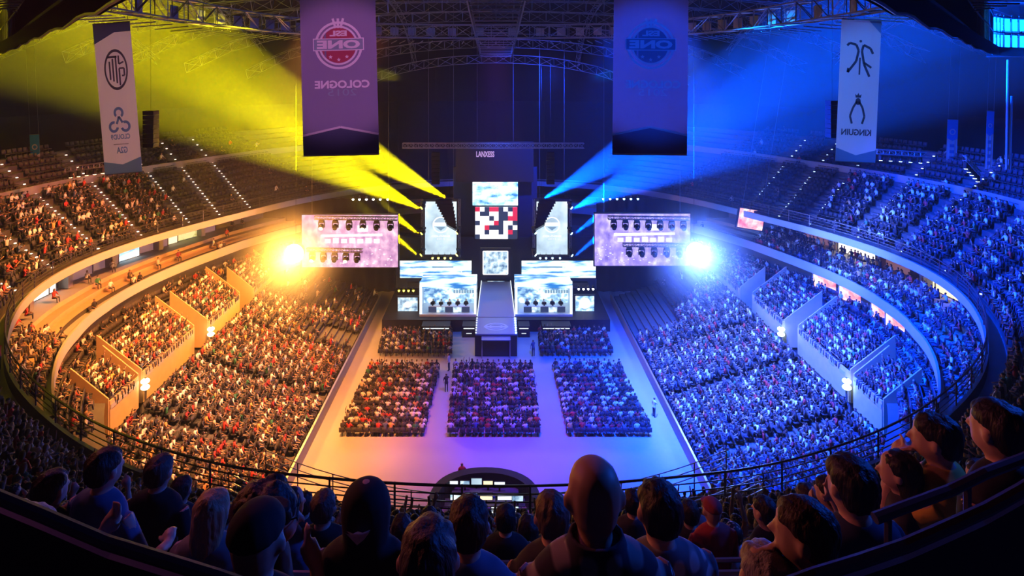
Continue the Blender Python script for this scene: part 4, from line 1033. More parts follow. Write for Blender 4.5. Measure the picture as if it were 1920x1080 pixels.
for (a, b, c, d_, dd, key, lab) in ((566, 403, 746, 501, 72, 's_side_l', 'wide pink and purple video screen hanging behind the orange lamp'), (1115, 401, 1294, 498, 72, 's_side_r', 'wide violet video screen hanging behind the white-blue lamp')):
    t, w, h = screen('video_screen', rectp(a, b, c, d_, dd), dd, M[key], lab)
    e = MB()
    rect2(e, w * .08, h * .68, w * .19, h * .80, M['g_white'], -.03); stroke2(e, [(-w * .30, h * .60), (w * .34, h * .62)], h * .05, M['g_white'], -.032)
    for q in range(7): rect2(e, -w * .26 + q * w * .085, h * .46, -w * .20 + q * w * .085, h * (.54 + .02 * (q % 2)), M['g_white'], -.031)
    for q in range(60):
        x = rng.uniform(-w * .48, w * .48); z = rng.uniform(h * .04, h * .40); s_ = rng.uniform(.03, .12); rect2(e, x - s_, z - s_ * .5, x + s_, z + s_ * .5, M['g_white'], -.03)
    e.build('picture_detail', None, t)
# central hanging screens
t, w, h = screen('video_screen', rectp(886, 336, 971, 385, 79), 79, M['s_top'], 'bright white video screen, topmost over the middle of the stage')
t, w, h = screen('video_screen', rectp(891, 388, 970, 448, 78), 78, M['s_top'], 'video screen of white, red and black patches over the middle of the stage', cable=False)
e = MB(); pc = [M['g_white']] * 7 + [M['g_red']] * 2 + [M['g_dark']] * 4
for i in range(9):
    for j in range(7): 
        k = int(rng.integers(len(pc))); mm_ = pc[k] if not (i == 8 and j > 3) else M['g_red']
        if j == 0 and i in (0, 7, 8): mm_ = M['g_dark']
        rect2(e, -w / 2 + w * i / 9, h * j / 7, -w / 2 + w * (i + 1) / 9, h * (j + 1) / 7, mm_, -.03)
e.build('picture_detail', None, t)
p = W(910, 289, 78.5); t = empty('venue_sign', p); tag(t, 'dark sign panel reading LANXESS above the topmost screen', 'sign')
mm = MB(); mm.box((1.2, .1, -1), (10, .12, 5.2)); mm.build('panel', M['stageblack'], t)
text_part('lettering', 'LANXESS', 34 / F * 78.5, 11 / F * 78.5, 0, 0, mat('sign_letter', (.1, .1, .1), .5, emit=(.62, .38, .72), es=.9), t, False, .03)
t, w, h = screen('video_screen', rectp(906, 471, 952, 514, 75), 75, M['s_small'], 'square screen with a white rounded border above the ramp', cable=False, frame=.35)
e = MB()
for q in (((-w / 2, 0), (w / 2, 0)), ((-w / 2, h), (w / 2, h)), ((-w / 2, 0), (-w / 2, h)), ((w / 2, 0), (w / 2, h))): stroke2(e, q, .14, M['g_white'], -.04)
e.build('border_light', None, t)
t, w, h = screen('video_screen', rectp(914, 527, 946, 541, 76), 76, M['s_small'], 'smallest screen in the dark back wall at the top of the ramp', cable=False)
for (a, b, lab, li, sgn) in ((797, 856, 'pale tower screen with a round emblem beside the yellow lamps', 'lamp_y', 1), (1006, 1064, 'pale tower screen with a round emblem beside the blue-white lamps', 'lamp_b', -1)):
    d = 76; t, w, h = screen('tower_screen', rectp(a, 378, b, 477, d), d, M['s_tower'], lab, frame=.3)
    e = MB(); R = w * .26; ring2(e, 0, h * .56, R * .86, R, M['g_white'], -.03); rect2(e, -R * .95, h * .56 - R * .12, R * .95, h * .56 + R * .3, M['g_white'], -.032); poly2(e, [(-R * .6, h * .56 - R * .25), (R * .6, h * .56 - R * .25), (0, h * .56 - R * .7)], M['g_blue'], -.032); e.build('round_emblem', None, t)
    text_part('lettering', 'COLOGNE', w * .60, h * .035, 0, h * .345, M['g_white'], t, False, .03, -.03); text_part('lettering', '2015', w * .26, h * .03, 0, h * .295, M['g_white'], t, False, 0, -.03)
    mm = MB()
    for s_ in (-1, 1): mm.truss([(s_ * (w / 2 + .35), -.05, -.2), (s_ * (w / 2 + .35), -.04, h + .2)], .25, M['steel'], .03, .4)
    mm.build('side_truss', None, t)
# strips under the towers
M['strip_text'] = M['g_blue']
for (a, b, c, d_, lab) in ((750, 489, 884, 521, 'long white and blue ledge screen above the booth on the yellow side'), (978, 489, 1117, 521, 'long white and blue ledge screen above the booth on the blue side')):
    r = rectp(a, b, c, d_, 75.5); t, w, h = screen('ledge_screen', r, 75.5, M['s_strip'], lab, cable=False)
    e = MB(); s_ = 1 if a < 900 else -1; ring2(e, s_ * w * .32, h * .32, h * .16, h * .20, M['g_white'], -.03, sq=.7)
    rect2(e, s_ * w * .10 - w * .15, h * .60, s_ * w * .10 + w * .15, h * .68, M['g_blue'], -.03); e.build('picture_detail', None, t)
    mm = MB(); mm.box((0, .5, -h * .3 - .3), (w * .8, .6, .5)); mm.build('support_beam', M['stageblack'], t)
# booths with players
FIGP = None
plv = classed_person(figure('sit', ('knee', 'knee'), 'short', 8, 0, lean=.12), .03, 'person', PM)
for (a, b, side, word) in ((787, 893, -1, 'yellow'), (966, 1073, 1, 'blue')):
    d = 70.6; x0, x1 = (a - CX) / F * d, (b - CX) / F * d; xc = (x0 + x1) / 2; w = x1 - x0; H = 3.55
    t = empty('player_booth', (xc, d, DZ)); tag(t, 'glowing white player booth on the stage on the %s-lit side of the ramp' % word, 'booth')
    mm = MB(); mm.box((0, 3.4, H / 2), (w, .1, H)); mm.build('back_screen', M['s_booth'], t)
    mm = MB(); mm.box((0, .1, H + .05), (w, .35, .75)); mm.box((0, 1.8, H + .05), (w, 3.2, .1)); mm.build('canopy', M['s_strip'], t)
    for s_ in (-1, 1):
        mm = MB(); mm.box((s_ * (w / 2 - .12), .05, H / 2), (.28, .28, H)); mm.build('corner_post', M['white_e'], t)
        mm = MB(); mm.box((s_ * (w / 2 - .06), 1.7, H / 2), (.06, 3.2, H)); mm.build('side_panel', M['gloss_w'], t)
    mm = MB(); mm.box((0, 1.6, .12), (w, 3.6, .24)); mm.build('booth_floor', M['gloss_w'], t)
    mm = MB()
    for q in range(18): mm.box((w * .08 + (q % 9) * .32, 3.32, 1.6 + .55 * (q // 9)), (.24, .03, .4))
    mm.build('back_window', M['g_blue'], t)
    k = empty('player_desk', (xc + .1, d + .55, DZ + .24)); tag(k, 'long desk with five dark front panels in the %s-side booth' % word, 'desk')
    mm = MB(); mm.box((0, 0, .74), (w * .74, .7, .05)); mm.build('desk_top', M['gloss_w'], k)
    for q in range(5):
        mm = MB(); mm.box((-w * .37 + w * .74 * (q + .5) / 5, -.33, .40), (w * .138, .04, .62)); mm.build('front_panel', M['s_small'] if q % 2 else M['g_dark'], k)
    for q in range(5):
        x = xc + .1 - w * .37 + w * .74 * (q + .5) / 5
        o = bpy.data.objects.new('person', plv); C.objects.link(o); o.location = (x, d + 1.35, DZ + .24); o.rotation_euler = (0, 0, PI); tag(o, 'player seated behind the desk in the %s-side booth' % word, 'person', 'players in the %s-side booth' % word)
        mm = MB(); mm.box((x, d + .5, DZ + .24 + 1.02), (.50, .05, .30), M['blackgloss']); mm.box((x, d + .5, DZ + .24 + .80), (.18, .16, .08), M['blackgloss']); mm.box((x, d + .5, DZ + .24 + .88), (.04, .04, .14), M['blackgloss']); o = mm.build('monitor'); tag(o, 'monitor on the desk in the %s-side booth' % word, 'monitor', 'monitors in the %s-side booth' % word)
for (a, b, c, d_, lab, m) in ((746, 558, 783, 592, 'small pale square screen at the yellow end of the stage', 's_small'), (1079, 555, 1114, 590, 'small blue screen with a white globe at the blue end of the stage', 's_booth')):
    t, w, h = screen('end_screen', rectp(a, b, c, d_, 72), 72, M[m], lab, cable=False)
    e = MB(); ring2(e, 0, h * .62, .01, h * (.30 if a > 900 else .18), M['g_white'], -.03); rect2(e, -w * .1, h * .12, w * .1, h * .2, M['g_white'], -.03); e.build('picture_detail', None, t)
    mm = MB(); mm.box((0, .2, -.7), (w, .6, 1.0)); mm.build('stand', M['stageblack'], t)
# dark back wall of the set
t = empty('stage_back_wall', (0, 80.5, 0)); tag(t, 'tall dark blue set wall rising behind the middle of the stage', 'set wall')
mm = MB(); mm.box((-.1, 0, 8.5), (11, .4, 17)); mm.box((0, -.8, 4), (26, .4, 8)); mm.build('panel', mat('set_wall_blue', (.03, .05, .12), .6), t)
# seated black curtain masks beside the stage
for s_ in (-1, 1):
    mm = MB(); vs = []
    for q in range(41):
        x = 13.5 + q * .45; vs += [(s_ * x, 82 + .15 * math.sin(q * 2.1), 0), (s_ * x, 82 + .15 * math.sin(q * 2.1), 12.5)]
    mm.add(vs, [(2 * i, 2 * i + 1, 2 * i + 3, 2 * i + 2) for i in range(40)]); o = mm.build('stage_curtain', M['curtain'], smooth=True); tag(o, 'tall black curtain closing off the hall behind the %s end of the stage' % ('yellow' if s_ < 0 else 'blue'), 'curtain')

# moving lamps
mh = empty('moving_light'); mm = MB(); mm.box((0, 0, -.12), (.42, .42, .22)); mm.build('base', M['black'], mh)
mm = MB(); mm.box((-.25, 0, -.42), (.06, .16, .5)); mm.box((.25, 0, -.42), (.06, .16, .5)); mm.box((0, 0, -.22), (.5, .16, .06)); mm.build('yoke', M['black'], mh)
mm = MB(); mm.tube([(0, .22, -.50), (0, .08, -.52), (0, -.12, -.62), (0, -.26, -.70)], [.12, .21, .22, .19], None, 12); hd = mm.build('head', M['blackgloss'], mh)
mm = MB(); mm.tube([(0, -.262, -.702), (0, -.28, -.712)], [.17, .17], None, 12); ln = mm.build('lens', M['lamp_w'], hd)
proto_used = False
def moving(p, lens, label, group, sc=1.3, rz=0):
    global proto_used
    c = mh if not proto_used else copy_tree(mh); proto_used = True
    c.location = p; c.scale = (sc,) * 3; c.rotation_euler = (0, 0, rz); tag(c, label, 'stage light', group)
    for ch in c.children:
        if ch.name.startswith('head'):
            for g in ch.children:
                if lens.name != 'lamp_white': g.data = g.data.copy(); g.data.materials[0] = lens
    return c
for (x0, y0, x1, y1, n, lab) in ((590, 408, 745, 410, 6, 'upper truss before the pink and purple screen'), (575, 468, 680, 470, 5, 'lower truss before the pink and purple screen'), (1140, 408, 1292, 410, 7, 'upper truss before the violet screen'), (1168, 459, 1285, 460, 5, 'lower truss before the violet screen')):
    mm = MB(); A, B = W(x0, y0, 67.5), W(x1, y1, 67.5); mm.truss([A, B], .35, M['darksteel'], .04, .6)
    o = mm.build('lighting_truss'); tag(o, 'dark lighting truss, ' + lab, 'truss')
    for q in range(n):
        p = A.lerp(B, (q + .5) / n) + Vector((0, 0, -.25)); moving(p, M['lamp_warm'] if (x0 < 900 and q % 3 == 0) else M['black'], 'dark moving lamp on the ' + lab, 'lamps on the ' + lab, 1.25)
BEAMS = []
for (px, py, m, rz) in ((794, 389, 'lamp_y', 1), (794, 437, 'lamp_y', 1), (793, 477, 'lamp_y', 1), (860, 436, 'lamp_y', 1), (860, 477, 'lamp_y', 1), (1068, 389, 'lamp_b', -1), (1068, 437, 'lamp_b', -1), (1069, 478, 'lamp_b', -1), (1001, 436, 'lamp_b', -1), (1001, 477, 'lamp_b', -1)):
    p = W(px, py, 75.2); o = moving(p + Vector((0, 0, .75)), M[m], '%s moving lamp on the edge of the tower screen, %s' % ('yellow' if m == 'lamp_y' else 'blue-white', {389: 'near its top', 437: 'half way down', 436: 'half way down', 477: 'at its foot', 478: 'at its foot'}[py] + (', inner edge' if 850 < px < 1010 else ', outer edge')), None, 1.1, -rz * .9)
    BEAMS.append((p, m, px, py))
for (xs, y, m, lab) in (((811, 822, 834, 845), 484, 'lamp_y', 'small yellow lamp under the foot of the yellow-side tower screen'), ((1013, 1024, 1036, 1050), 484, 'lamp_b', 'small blue-white lamp under the foot of the blue-side tower screen'), ((748, 757, 766, 775), 545, 'lamp_y', 'small yellow lamp above the end screen on the yellow side'), ((1085, 1094, 1103, 1112), 542, 'lamp_w', 'small white lamp above the end screen on the blue side'),
                        ((662, 674, 687, 700, 713, 727), 374, 'lamp_w', 'small white lamp in the row high above the pink and purple screen'), ((1131, 1144, 1157, 1170, 1183, 1196), 373, 'lamp_b', 'small blue-white lamp in the row high above the violet screen')):
    for x in xs:
        p = W(x, y, 74); mm = MB(); mm.stack(ell((0, 0, 0), (.13, .13, .13), 8, 6, -.97, .97), m=M[m], n=8); mm.bar((0, 0, .1), (0, 0, .45), .12, M['black'], 8); mm.bar((0, 0, .4), (0, 0, .7), .02, M['black'])
        o = mm.build('stage_lamp'); o.location = p; tag(o, lab, 'lamp', lab.replace('small', 'row of small'))
# the two blinding follow lamps
FOL = []
for (px, py, col, lab, rz) in ((551, 476, (1, .62, .22), 'blinding orange-white searchlight beside the pink and purple screen', .2), (1305, 473, (.75, .85, 1), 'blinding blue-white searchlight beside the violet screen', -.2)):
    p = W(px, py, 66); m = mat('searchlight_' + ('warm' if px < 900 else 'cold'), (1, 1, 1), .5, emit=col, es=60)
    t = empty('searchlight', p); tag(t, lab, 'searchlight')
    mm = MB(); mm.tube([(0, .15, 0), (0, 1.1, 0), (0, 1.5, 0)], [1.05, .9, .4], None, 20); mm.build('housing', M['black'], t)
    mm = MB(); mm.stack([(0, 0, 0, 0, 0)], None, 3) if 0 else mm.tube([(0, .14, 0), (0, .04, 0), (0, -.1, 0)], [1.0, .9, .45], None, 24); mm.build('lens', m, t)
    mm = MB(); mm.bar((0, .7, 1), (0, .7, roof_z(p.x, p.y) - p.z - 1), .02); mm.build('hanging_pole', M['black'], t); FOL.append((p, col))

# ------------------------------------------------------------------ suites: partition walls, lit panes, screens
def ring_frame(y, o, side):
    i = idx_y(y, 0); x, yy = ring_at(i, o + bal_shift(i), side); return x, yy, math.atan2(NRM[i][0] * side, -NRM[i][1])
wn = 1
def suite_pane(px, py, side, o, w, h, m, kind_, lab=None, z=None):
    w *= 1.35
    """put a pane on the suite wall where the line of sight through (px, py) meets it"""
    best = None
    for i in range(40, NS - 20):
        x, y = ring_at(i, o + bal_shift(i), side); q = pix(x, y, 10)
        if best is None or abs(q[0] - px) < best[0]: best = (abs(q[0] - px), i, x, y)
    _, i, x, y = best; z0_ = z; z = EYE - (py - HY) / F * y; z = min(max(z, 9.9 + h / 2), 12.0 - h / 2) if o > 3 else z0_
    rz = math.atan2(NRM[i][0] * side, -NRM[i][1]); global wn
    t = empty('window_%d' % wn if kind_ == 'window' else 'wall_screen', (x, y, z), rz)
    if kind_ == 'window': t['kind'] = 'structure'; wn += 1
    else: tag(t, lab, 'screen')
    mm = MB(); mm.box((0, 0, 0), (w, .06, h)); mm.build('window_pane' if kind_ == 'window' else 'display', m, t)
    mm = MB()
    for s_ in (-1, 1): mm.box((s_ * w / 2, .04, 0), (.10, .10, h + .1)); mm.box((0, .04, s_ * h / 2), (w + .1, .10, .10))
    mm.build('window_frame' if kind_ == 'window' else 'frame', M['fascia2'], t)
M['win_warm'] = mat('window_warm', (.1, .1, .1), .3, emit=(1, .80, .45), es=1.6); M['win_white'] = mat('window_white', (.1, .1, .1), .3, emit=(1, .9, .75), es=2.2); M['win_dim'] = mat('window_dim', (.1, .1, .1), .3, emit=(.35, .16, .18), es=.6)
for (px, py, w, h, m) in ((349, 449, 3.4, 1.7, 's_yellow'), (314, 463, 1.6, 1.4, 'win_warm'), (285, 474, 3.0, 1.5, 'win_dim'), (195, 520, 2.6, 1.6, 'win_dim'), (87, 590, 1.2, 2.0, 'win_white'), (73, 612, 1.4, 2.0, 'win_white'), (150, 545, 2.2, 1.6, 'win_dim'), (385, 430, 2.0, 1.4, 'win_dim')):
    suite_pane(px, py, -1, 3.2, w, h, M[m], 'window')
for (px, py, w, h, m) in ((1622, 478, 5.0, 2.0, 'win_white'), (1585, 465, 2.4, 1.8, 'win_warm'), (1762, 545, 2.2, 2.1, 'win_warm'), (1775, 565, 2.0, 2.0, 'win_warm'), (1680, 505, 3.4, 1.6, 'win_dim'), (1540, 450, 3.0, 1.6, 'win_dim')):
    suite_pane(px, py, 1, 3.2, w, h, M[m], 'window')
for (px, py, w) in ((1556, 512, 3.2), (1580, 522, 3.2), (1606, 535, 3.0), (1630, 548, 2.6), (1662, 572, 2.6), (1684, 592, 2.6), (1700, 610, 2.4)):
    suite_pane(px, py, 1, -1.46, w, 1.5, M['s_pink'], 'window', z=7.5)
suite_pane(236, 495, -1, 3.1, 2.3, 1.3, M['s_top'], 'screen', 'blue television picture in the suite behind the balcony on the orange side')
t, w, h = screen('video_screen', rectp(1382, 393, 1429, 429, 72), 72, M['s_pink'], 'small tilted pink video screen above the balcony on the blue side', cable=True); t.rotation_euler = (0, .16, 0)
for side in (-1, 1):
    for y in (42, 46, 50.5, 55, 60, 65, 70):
        x, yy, rz = ring_frame(y, 2.6, side); mm = MB(); mm.box((0, 0, 1.2), (.5, 1.0, 2.2)); o = mm.build('suite_partition', M['fascia2']); o.location = (x, yy, 9.9); o.rotation_euler = (0, 0, rz)
        o.name = 'trim_partition'; o['kind'] = 'structure'

# ------------------------------------------------------------------ railing around the upper tier
for side, word in ((-1, 'orange'), (1, 'blue')):
    rl = empty('tier_railing', (0, 0, 0)); tag(rl, 'long dark railing along the front edge of the upper tier on the %s half' % word, 'railing')
    mm = MB(); top = MB()
    for z, r in ((14.45, .05), (14.15, .025), (13.85, .025), (13.6, .025)):
        P = [(*ring_at(i, .1, side), z) for i in range(0, idx_y(80), 2)]
        (top if z > 14.4 else mm).tube(P, r, None, 5)
    mm.build('lower_rail', M['rail'], rl); top.build('top_rail', M['rail'], rl)
    s = 1.3 if side > 0 else 1.3
    while s < SS[idx_y(78)]:
        i = int(np.interp(s, SS, np.arange(NS))); x, y = ring_at(i, .1, side); mm = MB(); mm.bar((x, y, 13.3), (x, y, 14.5), .04, None, 6); mm.build('railing_post', M['rail'], rl); s += 2.6
# second, lower railing seen through the first (front of the lower near stand)
for k, (y, z) in enumerate(((24.0, 10.8), (28.4, 9.1))):
    rl = empty('stand_railing', (0, y, 0)); tag(rl, 'thin railing of the lower near stand, %s the mixing desk' % ('closer to' if k else 'farther from'), 'railing'); mm = MB()
    for dz in (1.0, .65, .3): mm.tube([(x, -.9 * (1 - (x / 12) ** 2) + .9 + (x / 12) ** 2 * 2.5, z + dz) for x in np.linspace(-12, 12, 25)], .025, None, 5)
    mm.build('rail', M['railbright'], rl)
    for x in np.linspace(-12, 12, 13):
        mm = MB(); mm.bar((x, (x / 12) ** 2 * 3.4, z - 1.2), (x, (x / 12) ** 2 * 3.4, z + 1.0), .03, None, 6); mm.build('railing_post', M['rail'], rl)
mb = MB()
for r in range(5):
    for q in range(13):
        x = -12 + q * 2; yy = 24.6 + r * .85 + (x / 12) ** 2 * 2.2; h = 9.8 - r * .35; mb.box((x, yy, h / 2), (2.02, .86, h))
struct('wall_near_stand', mb, M['tread'])

# aisle stairs with lit step edges
for side in (-1, 1):
    for ai, i in enumerate(AISLES):
        y0 = RING[i][1]; om = omax(i)
        t = empty('aisle_stairs', (0, 0, 0)); pos = ['nearest of all', 'second nearest', 'third nearest', 'fourth nearest', 'fifth along', 'sixth along', 'third from the stage', 'second from the stage', 'closest to the stage'][ai]
        tag(t, 'aisle stairs in the upper tier on the %s side, %s' % ('orange' if side < 0 else 'blue', pos), 'stairs')
        mm = MB(); ml = MB(); rz = math.atan2(NRM[i][0] * side, -NRM[i][1]); k = 0; o = ROW0 - .2
        while o < om:
            x, y = ring_at(i, o, side); z = tier_z(o) + .12; mm.box((x, y, z - .15), (.95, .45, .3), None, rz)
            if y0 > 43:
                for s_ in (-.42, .42) if side > 9 else (-.42,): ml.box((x + s_ * math.cos(rz), y + s_ * math.sin(rz), z + .05), (.16, .14, .07), None, rz)
            o += .42; k += 1
        mm.build('step', M['tread'], t)
        if ml.v: q = ml.build('step_light', M['step'] if side < 0 else M['stepb'], t)
# cross wall half way up the side tiers
for side, nm in ((-1, 'left'), (1, 'right')):
    mb = MB(); sweep(mb, [(8.05, tier_z(7.6)), (8.05, tier_z(8.7) + .5), (8.2, tier_z(8.7) + .5), (8.2, tier_z(7.6))], idx_y(50), idx_y(84), side, M['fascia2']); struct('trim_cross_wall_' + nm, mb)

# ------------------------------------------------------------------ mixing desk enclosure
t = empty('mixing_booth', (-.75, 38.9, 0)); tag(t, 'curved black enclosure of the mixing desk on the open floor', 'booth')
mm = MB(); A = []
for q in range(25):
    a = PI * q / 24; A.append((3.75 * math.cos(a), .4 + 4.3 * math.sin(a) ** .6))
for (r0, r1) in ((1.0, .86),):
    vs = []
    for (x, y) in A: vs += [(x, y, 0), (x, y, 1.5), (x * r1, .4 + (y - .4) * r1, 1.5), (x * r1, .4 + (y - .4) * r1, 0)]
    mm.add(vs, [(4 * i + j, 4 * i + j + 1, 4 * i + j + 5, 4 * i + j + 4) for i in range(24) for j in range(3)])
mm.build('curved_wall', M['black'], t)
k = 0
for (x, y, w, h) in ((-2.2, 3.3, .7, .45), (-1.4, 3.3, .7, .45), (-.6, 3.5, .8, .5), (.2, 3.3, .7, .45), (1.0, 3.2, .8, .45), (-1.9, 2.0, .9, .5), (-.9, 2.1, .9, .45), (.1, 2.0, .9, .5), (1.4, 2.0, 1.2, .4), (2.2, 1.9, .8, .4), (-1.3, .8, .9, .45), (-.2, .8, .8, .5), (.9, .8, 1.0, .45), (1.9, .9, .7, .4)):
    mm = MB(); gx, gy = -.75 + x, 38.9 + y
    mm.box((gx, gy, 1.05 + h / 2), (w, .05, h), M['blackgloss']); mm.box((gx, gy - .03, 1.05 + h / 2), (w * .9, .02, h * .85), [M['white_e'], M['s_small'], M['s_tower'], M['win_warm']][k % 4]); mm.box((gx, gy, .95), (.12, .12, .2), M['blackgloss']); o = mm.build('monitor'); k += 1
    tag(o, 'glowing monitor on a table inside the black mixing desk enclosure', 'monitor', 'monitors in the mixing desk enclosure')
for k, (y, w) in enumerate(((3.4, 4.6), (2.1, 5.4), (.9, 5.0))):
    mm = MB(); mm.box((-.75, 38.9 + y, .80), (w, .75, .06)); 
    for sx in (-1, 1): mm.box((-.75 + sx * w * .45, 38.9 + y, .4), (.06, .6, .8))
    o = mm.build('control_table', M['darksteel']); tag(o, 'long control table inside the mixing enclosure, %s' % ['nearest the stage', 'middle of three', 'nearest the camera rail'][k], 'table')
stv = classed_person(figure('stand', ('side', 'clap'), 'short', 8, 0), .03, 'person', PM)
for (px, py, lab, rz) in ((866, 905, 'person standing at the top of the mixing desk enclosure', 0), (903, 662, 'person standing beside the front of the runway in dark clothes', 2.8), (1000, 668, 'person in dark clothes standing in the aisle by the blue-side front block', .4), (842, 695, 'person in pale clothes standing in the aisle between the blocks', 1.2), (837, 735, 'person in dark clothes standing farther down the aisle with equipment', .2), (1068, 688, 'person crossing the aisle behind the blue-side front block', 1.5), (1226, 782, 'person in dark clothes standing by the blue-side barrier', -1.2), (935, 655, 'person sitting low before the runway steps', 2)):
    d = dz0(py); o = bpy.data.objects.new('person', stv); C.objects.link(o); z = 0
    if py > 900: z = 0; d = 43.7
    o.location = ((px - CX) / F * d, d, z); o.rotation_euler = (0, 0, rz); tag(o, lab, 'person')
    if 'pale' in lab or 'barrier' in lab: pass
for (px, py, lab) in ((35, 650, 'person standing on the walkway beside the railing, left of a pair'), (42, 660, 'person standing on the walkway beside the railing, right of a pair'), (20, 640, 'person on the walkway next to the orange-lit seats')):
    zf = 12.5; d = (EYE - zf - .9) * F / (py - HY); x = (px - CX) / F * d; o_, i_ = dist_ring(x, d); x_, y_ = ring_at(i_, .75, -1)
    o = bpy.data.objects.new('person', stv); C.objects.link(o); o.location = (x_ + (px - 35) * .02, y_ + (px - 35) * .05, zf); o.rotation_euler = (0, 0, rng.uniform(0, 6)); tag(o, lab, 'person')
# ------------------------------------------------------------------ light
def spot(name, loc, target, watt, col, deg, blend=.4, r=.3):
    l = bpy.data.lights.new(name, 'SPOT'); l.energy = watt; l.color = col; l.spot_size = math.radians(deg); l.spot_blend = blend; l.shadow_soft_size = r
    o = bpy.data.objects.new(name, l); C.objects.link(o); o.location = loc
    o.rotation_euler = (Vector(target) - Vector(loc)).to_track_quat('-Z', 'Y').to_euler(); return o
def point(name, loc, watt, col, r=.5):
    l = bpy.data.lights.new(name, 'POINT'); l.energy = watt; l.color = col; l.shadow_soft_size = r; o = bpy.data.objects.new(name, l); C.objects.link(o); o.location = loc; return o
def arealight(name, loc, target, watt, col, sx, sy):
    l = bpy.data.lights.new(name, 'AREA'); l.shape = 'RECTANGLE'; l.size = sx; l.size_y = sy; l.energy = watt; l.color = col; o = bpy.data.objects.new(name, l); C.objects.link(o); o.location = loc
    o.rotation_euler = (Vector(target) - Vector(loc)).to_track_quat('-Z', 'Y').to_euler(); return o
ORA = (1, .30, .06); BLU = (.0, .045, 1); YEL = (1, .82, 0.0); DBL = (.0, .07, 1)
# washes hung from the oval truss
spot('wash_orange_stand', (-12, 40, 33), (-22, 52, 2), 150000, ORA, 62, .8, .8)
spot('wash_orange_far', (-14, 56, 33), (-26, 66, 5), 70000, ORA, 50, .8, .8)
spot('wash_orange_tier', (-8, 50, 33), (-38, 53, 14), 90000, (1, .20, .06), 48, .8, .8)
spot('wash_warm_white', (-13, 44, 33), (-22, 50, 2), 26000, (1, .75, .5), 34, .9, .8)
spot('wash_blue_stand', (12, 40, 33), (22, 53, 2), 500000, BLU, 62, .8, .8)
spot('wash_blue_tier', (8, 50, 33), (38, 50, 14), 420000, BLU, 62, .8, .8)
spot('wash_white_blue', (14, 46, 33), (22, 54, 2), 90000, (.30, .52, 1), 48, .9, .8)
spot('wash_white_blue_tier', (10, 56, 33), (33, 60, 15), 60000, (.35, .6, 1), 22, .9, .8)
spot('wash_floor_violet', (0, 40, 33), (0, 50, 0), 48000, (.45, .06, .9), 40, .9, .8)
spot('wash_floor_orange', (-8, 38, 33), (-13, 46, 0), 45000, (1, .28, .04), 40, .9, .8)
spot('wash_floor_blue', (8, 44, 33), (9, 53, 0), 190000, BLU, 55, .9, .8)
spot('stage_blue', (0, 58, 30), (0, 69, 2), 30000, (.03, .12, 1), 26, .8, .5)
# searchlights
for (p, col), oc in zip(FOL, ((1, .38, .04), (.05, .17, 1))):
    point('searchlight_glow', p + Vector((0, -1.4, 0)), 15000, oc, .8)
# beams from the towers
for (p, m, px, py) in BEAMS:
    yl = m == 'lamp_y'
    if (px > 850) if yl else (px < 1010): continue
    key = 477 if py == 478 else py
    T_ = {389: (325, 160, 58), 437: (450, 190, 60), 477: (540, 280, 62)}[key]; T_ = (T_[0] if yl else 1860 - T_[0], T_[1], T_[2])
    if yl: spot('beam_yellow', p + Vector((-.4, -.6, 0)), W(*T_), {389: 6000000, 437: 4500000, 477: 4500000}[key], YEL, {389: 20, 437: 12, 477: 9}[key], .5, .12)
    else: spot('beam_blue', p + Vector((.4, -.6, 0)), W(*T_), {389: 8000000, 437: 6500000, 477: 6000000}[key], DBL, {389: 24, 437: 11, 477: 8}[key], .4, .12)
spot('beam_yellow_high', W(838, 372, 74), W(360, 100, 60), 8000000, YEL, 18, .4, .12)
spot('beam_blue_high', W(1020, 372, 74), W(1500, 100, 60), 10000000, DBL, 20, .4, .12)
# light on the big banners, roof and set
spot('banner_pink', (-4, 14, 33), (-7.6, 30, 30), 11000, (1, .35, .75), 27, .6, .3)  # the banner spots are added to brighten the cloth, no fixtures built
spot('banner_blue', (5, 14, 33), (7.6, 30, 30), 32000, (.01, .11, 1), 27, .6, .3)
spot('banner_pale_pink', (-16, 24, 33), (-25, 40, 28), 4200, (1, .42, .75), 36, .6, .3)
spot('banner_pale_blue', (16, 24, 33), (25, 40, 28), 14000, (.04, .25, 1), 36, .6, .3)
spot('roof_blue', (0, 62, 22), (0, 82, 38), 3500, (.03, .13, 1), 110, .6, .6)
spot('back_wall_blue', (6, 66, 30), (8, 96, 16), 50000, (.01, .06, 1), 80, .8, .6)
spot('rim_violet', (-6, 9.5, 33.5), (-1.5, 3, 28), 420, (.95, .18, .6), 75, .8, .4)  # the rim spots are added to edge the near heads, no fixtures built
spot('rim_blue', (9.5, 8, 32.6), (0, 3.2, 28), 2200, (.01, .10, 1), 80, .8, .4)
spot('rim_orange', (-8, 7.5, 31.4), (3.5, 3.5, 28), 900, (1, .22, .09), 44, .8, .4)
spot('pane_yellow', (-9, 62, 29), (-34, 43.5, 33), 110000, YEL, 22, .7, .4)  # the pane spots are added to light the valance panes
spot('pane_blue', (9, 62, 29), (34, 43.5, 33), 200000, (0, .22, 1), 22, .7, .4)
spot('gallery_amber', (-22, 48, 24), (-34, 52, 9), 26000, (1, .42, .05), 80, .8, .4)

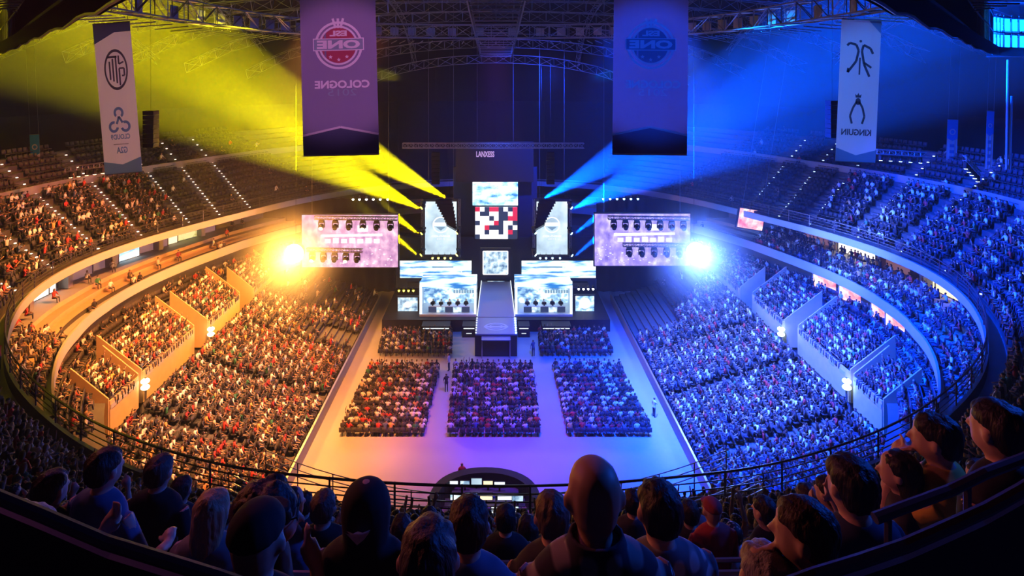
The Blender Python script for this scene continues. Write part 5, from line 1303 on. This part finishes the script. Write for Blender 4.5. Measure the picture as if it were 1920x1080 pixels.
# added scatter volumes that imitate the glare round the two searchlights
ms_, n_, l_ = newmat('searchlight_smoke'); n_.remove(n_['Principled BSDF']); tc = n_.new('ShaderNodeTexCoord'); g = n_.new('ShaderNodeTexGradient'); g.gradient_type = 'QUADRATIC_SPHERE'; l_.new(tc.outputs['Object'], g.inputs['Vector'])
mu = n_.new('ShaderNodeMath'); mu.operation = 'MULTIPLY'; mu.inputs[1].default_value = .24; l_.new(g.outputs['Fac'], mu.inputs[0]); vv = n_.new('ShaderNodeVolumeScatter'); l_.new(mu.outputs[0], vv.inputs['Density']); l_.new(vv.outputs[0], n_['Material Output'].inputs['Volume'])
for (p, col), wd in zip(FOL, ('orange', 'blue-white')):
    mm = MB(); mm.stack(ell((0, 0, 0), (1, 1, 1), 20, 12, -.999, .999), None, 20); o = mm.build('glare_volume', ms_); o.location = p + Vector((0, -1.5, 0)); o.scale = (7, 7, 7); tag(o, 'added glare volume around the %s searchlight' % wd, 'smoke', None, 'stuff')

# haze that fills the hall
m, n_, l_ = newmat('hall_haze'); n_.remove(n_['Principled BSDF']); vsn = n_.new('ShaderNodeVolumeScatter')
vsn.inputs['Color'].default_value = (1, 1, 1, 1); vsn.inputs['Density'].default_value = .001; vsn.inputs['Anisotropy'].default_value = .35
l_.new(vsn.outputs[0], n_['Material Output'].inputs['Volume'])
mm = MB(); mm.box((0, 44, 19), (110, 90, 37)); o = mm.build('haze', m); tag(o, 'thin stage haze hanging in the whole hall, yellow and blue in the light beams', 'haze', None, 'stuff')

w = bpy.data.worlds.new('world'); S.world = w; w.use_nodes = True; w.node_tree.nodes['Background'].inputs[0].default_value = (.05, .03, .12, 1); w.node_tree.nodes['Background'].inputs[1].default_value = .0
S.view_settings.view_transform = 'Standard'; S.view_settings.look = 'None'; S.view_settings.gamma = 1; S.view_settings.exposure = 0; S.view_settings.use_curve_mapping = False
cy = S.cycles; cy.max_bounces = 3; cy.diffuse_bounces = 1; cy.glossy_bounces = 1; cy.transmission_bounces = 2; cy.volume_bounces = 0; cy.transparent_max_bounces = 4
cy.use_denoising = True; cy.sample_clamp_indirect = 4; cy.sample_clamp_direct = 0; cy.use_light_tree = True; cy.use_adaptive_sampling = True; cy.adaptive_threshold = .06; cy.caustics_reflective = False; cy.caustics_refractive = False
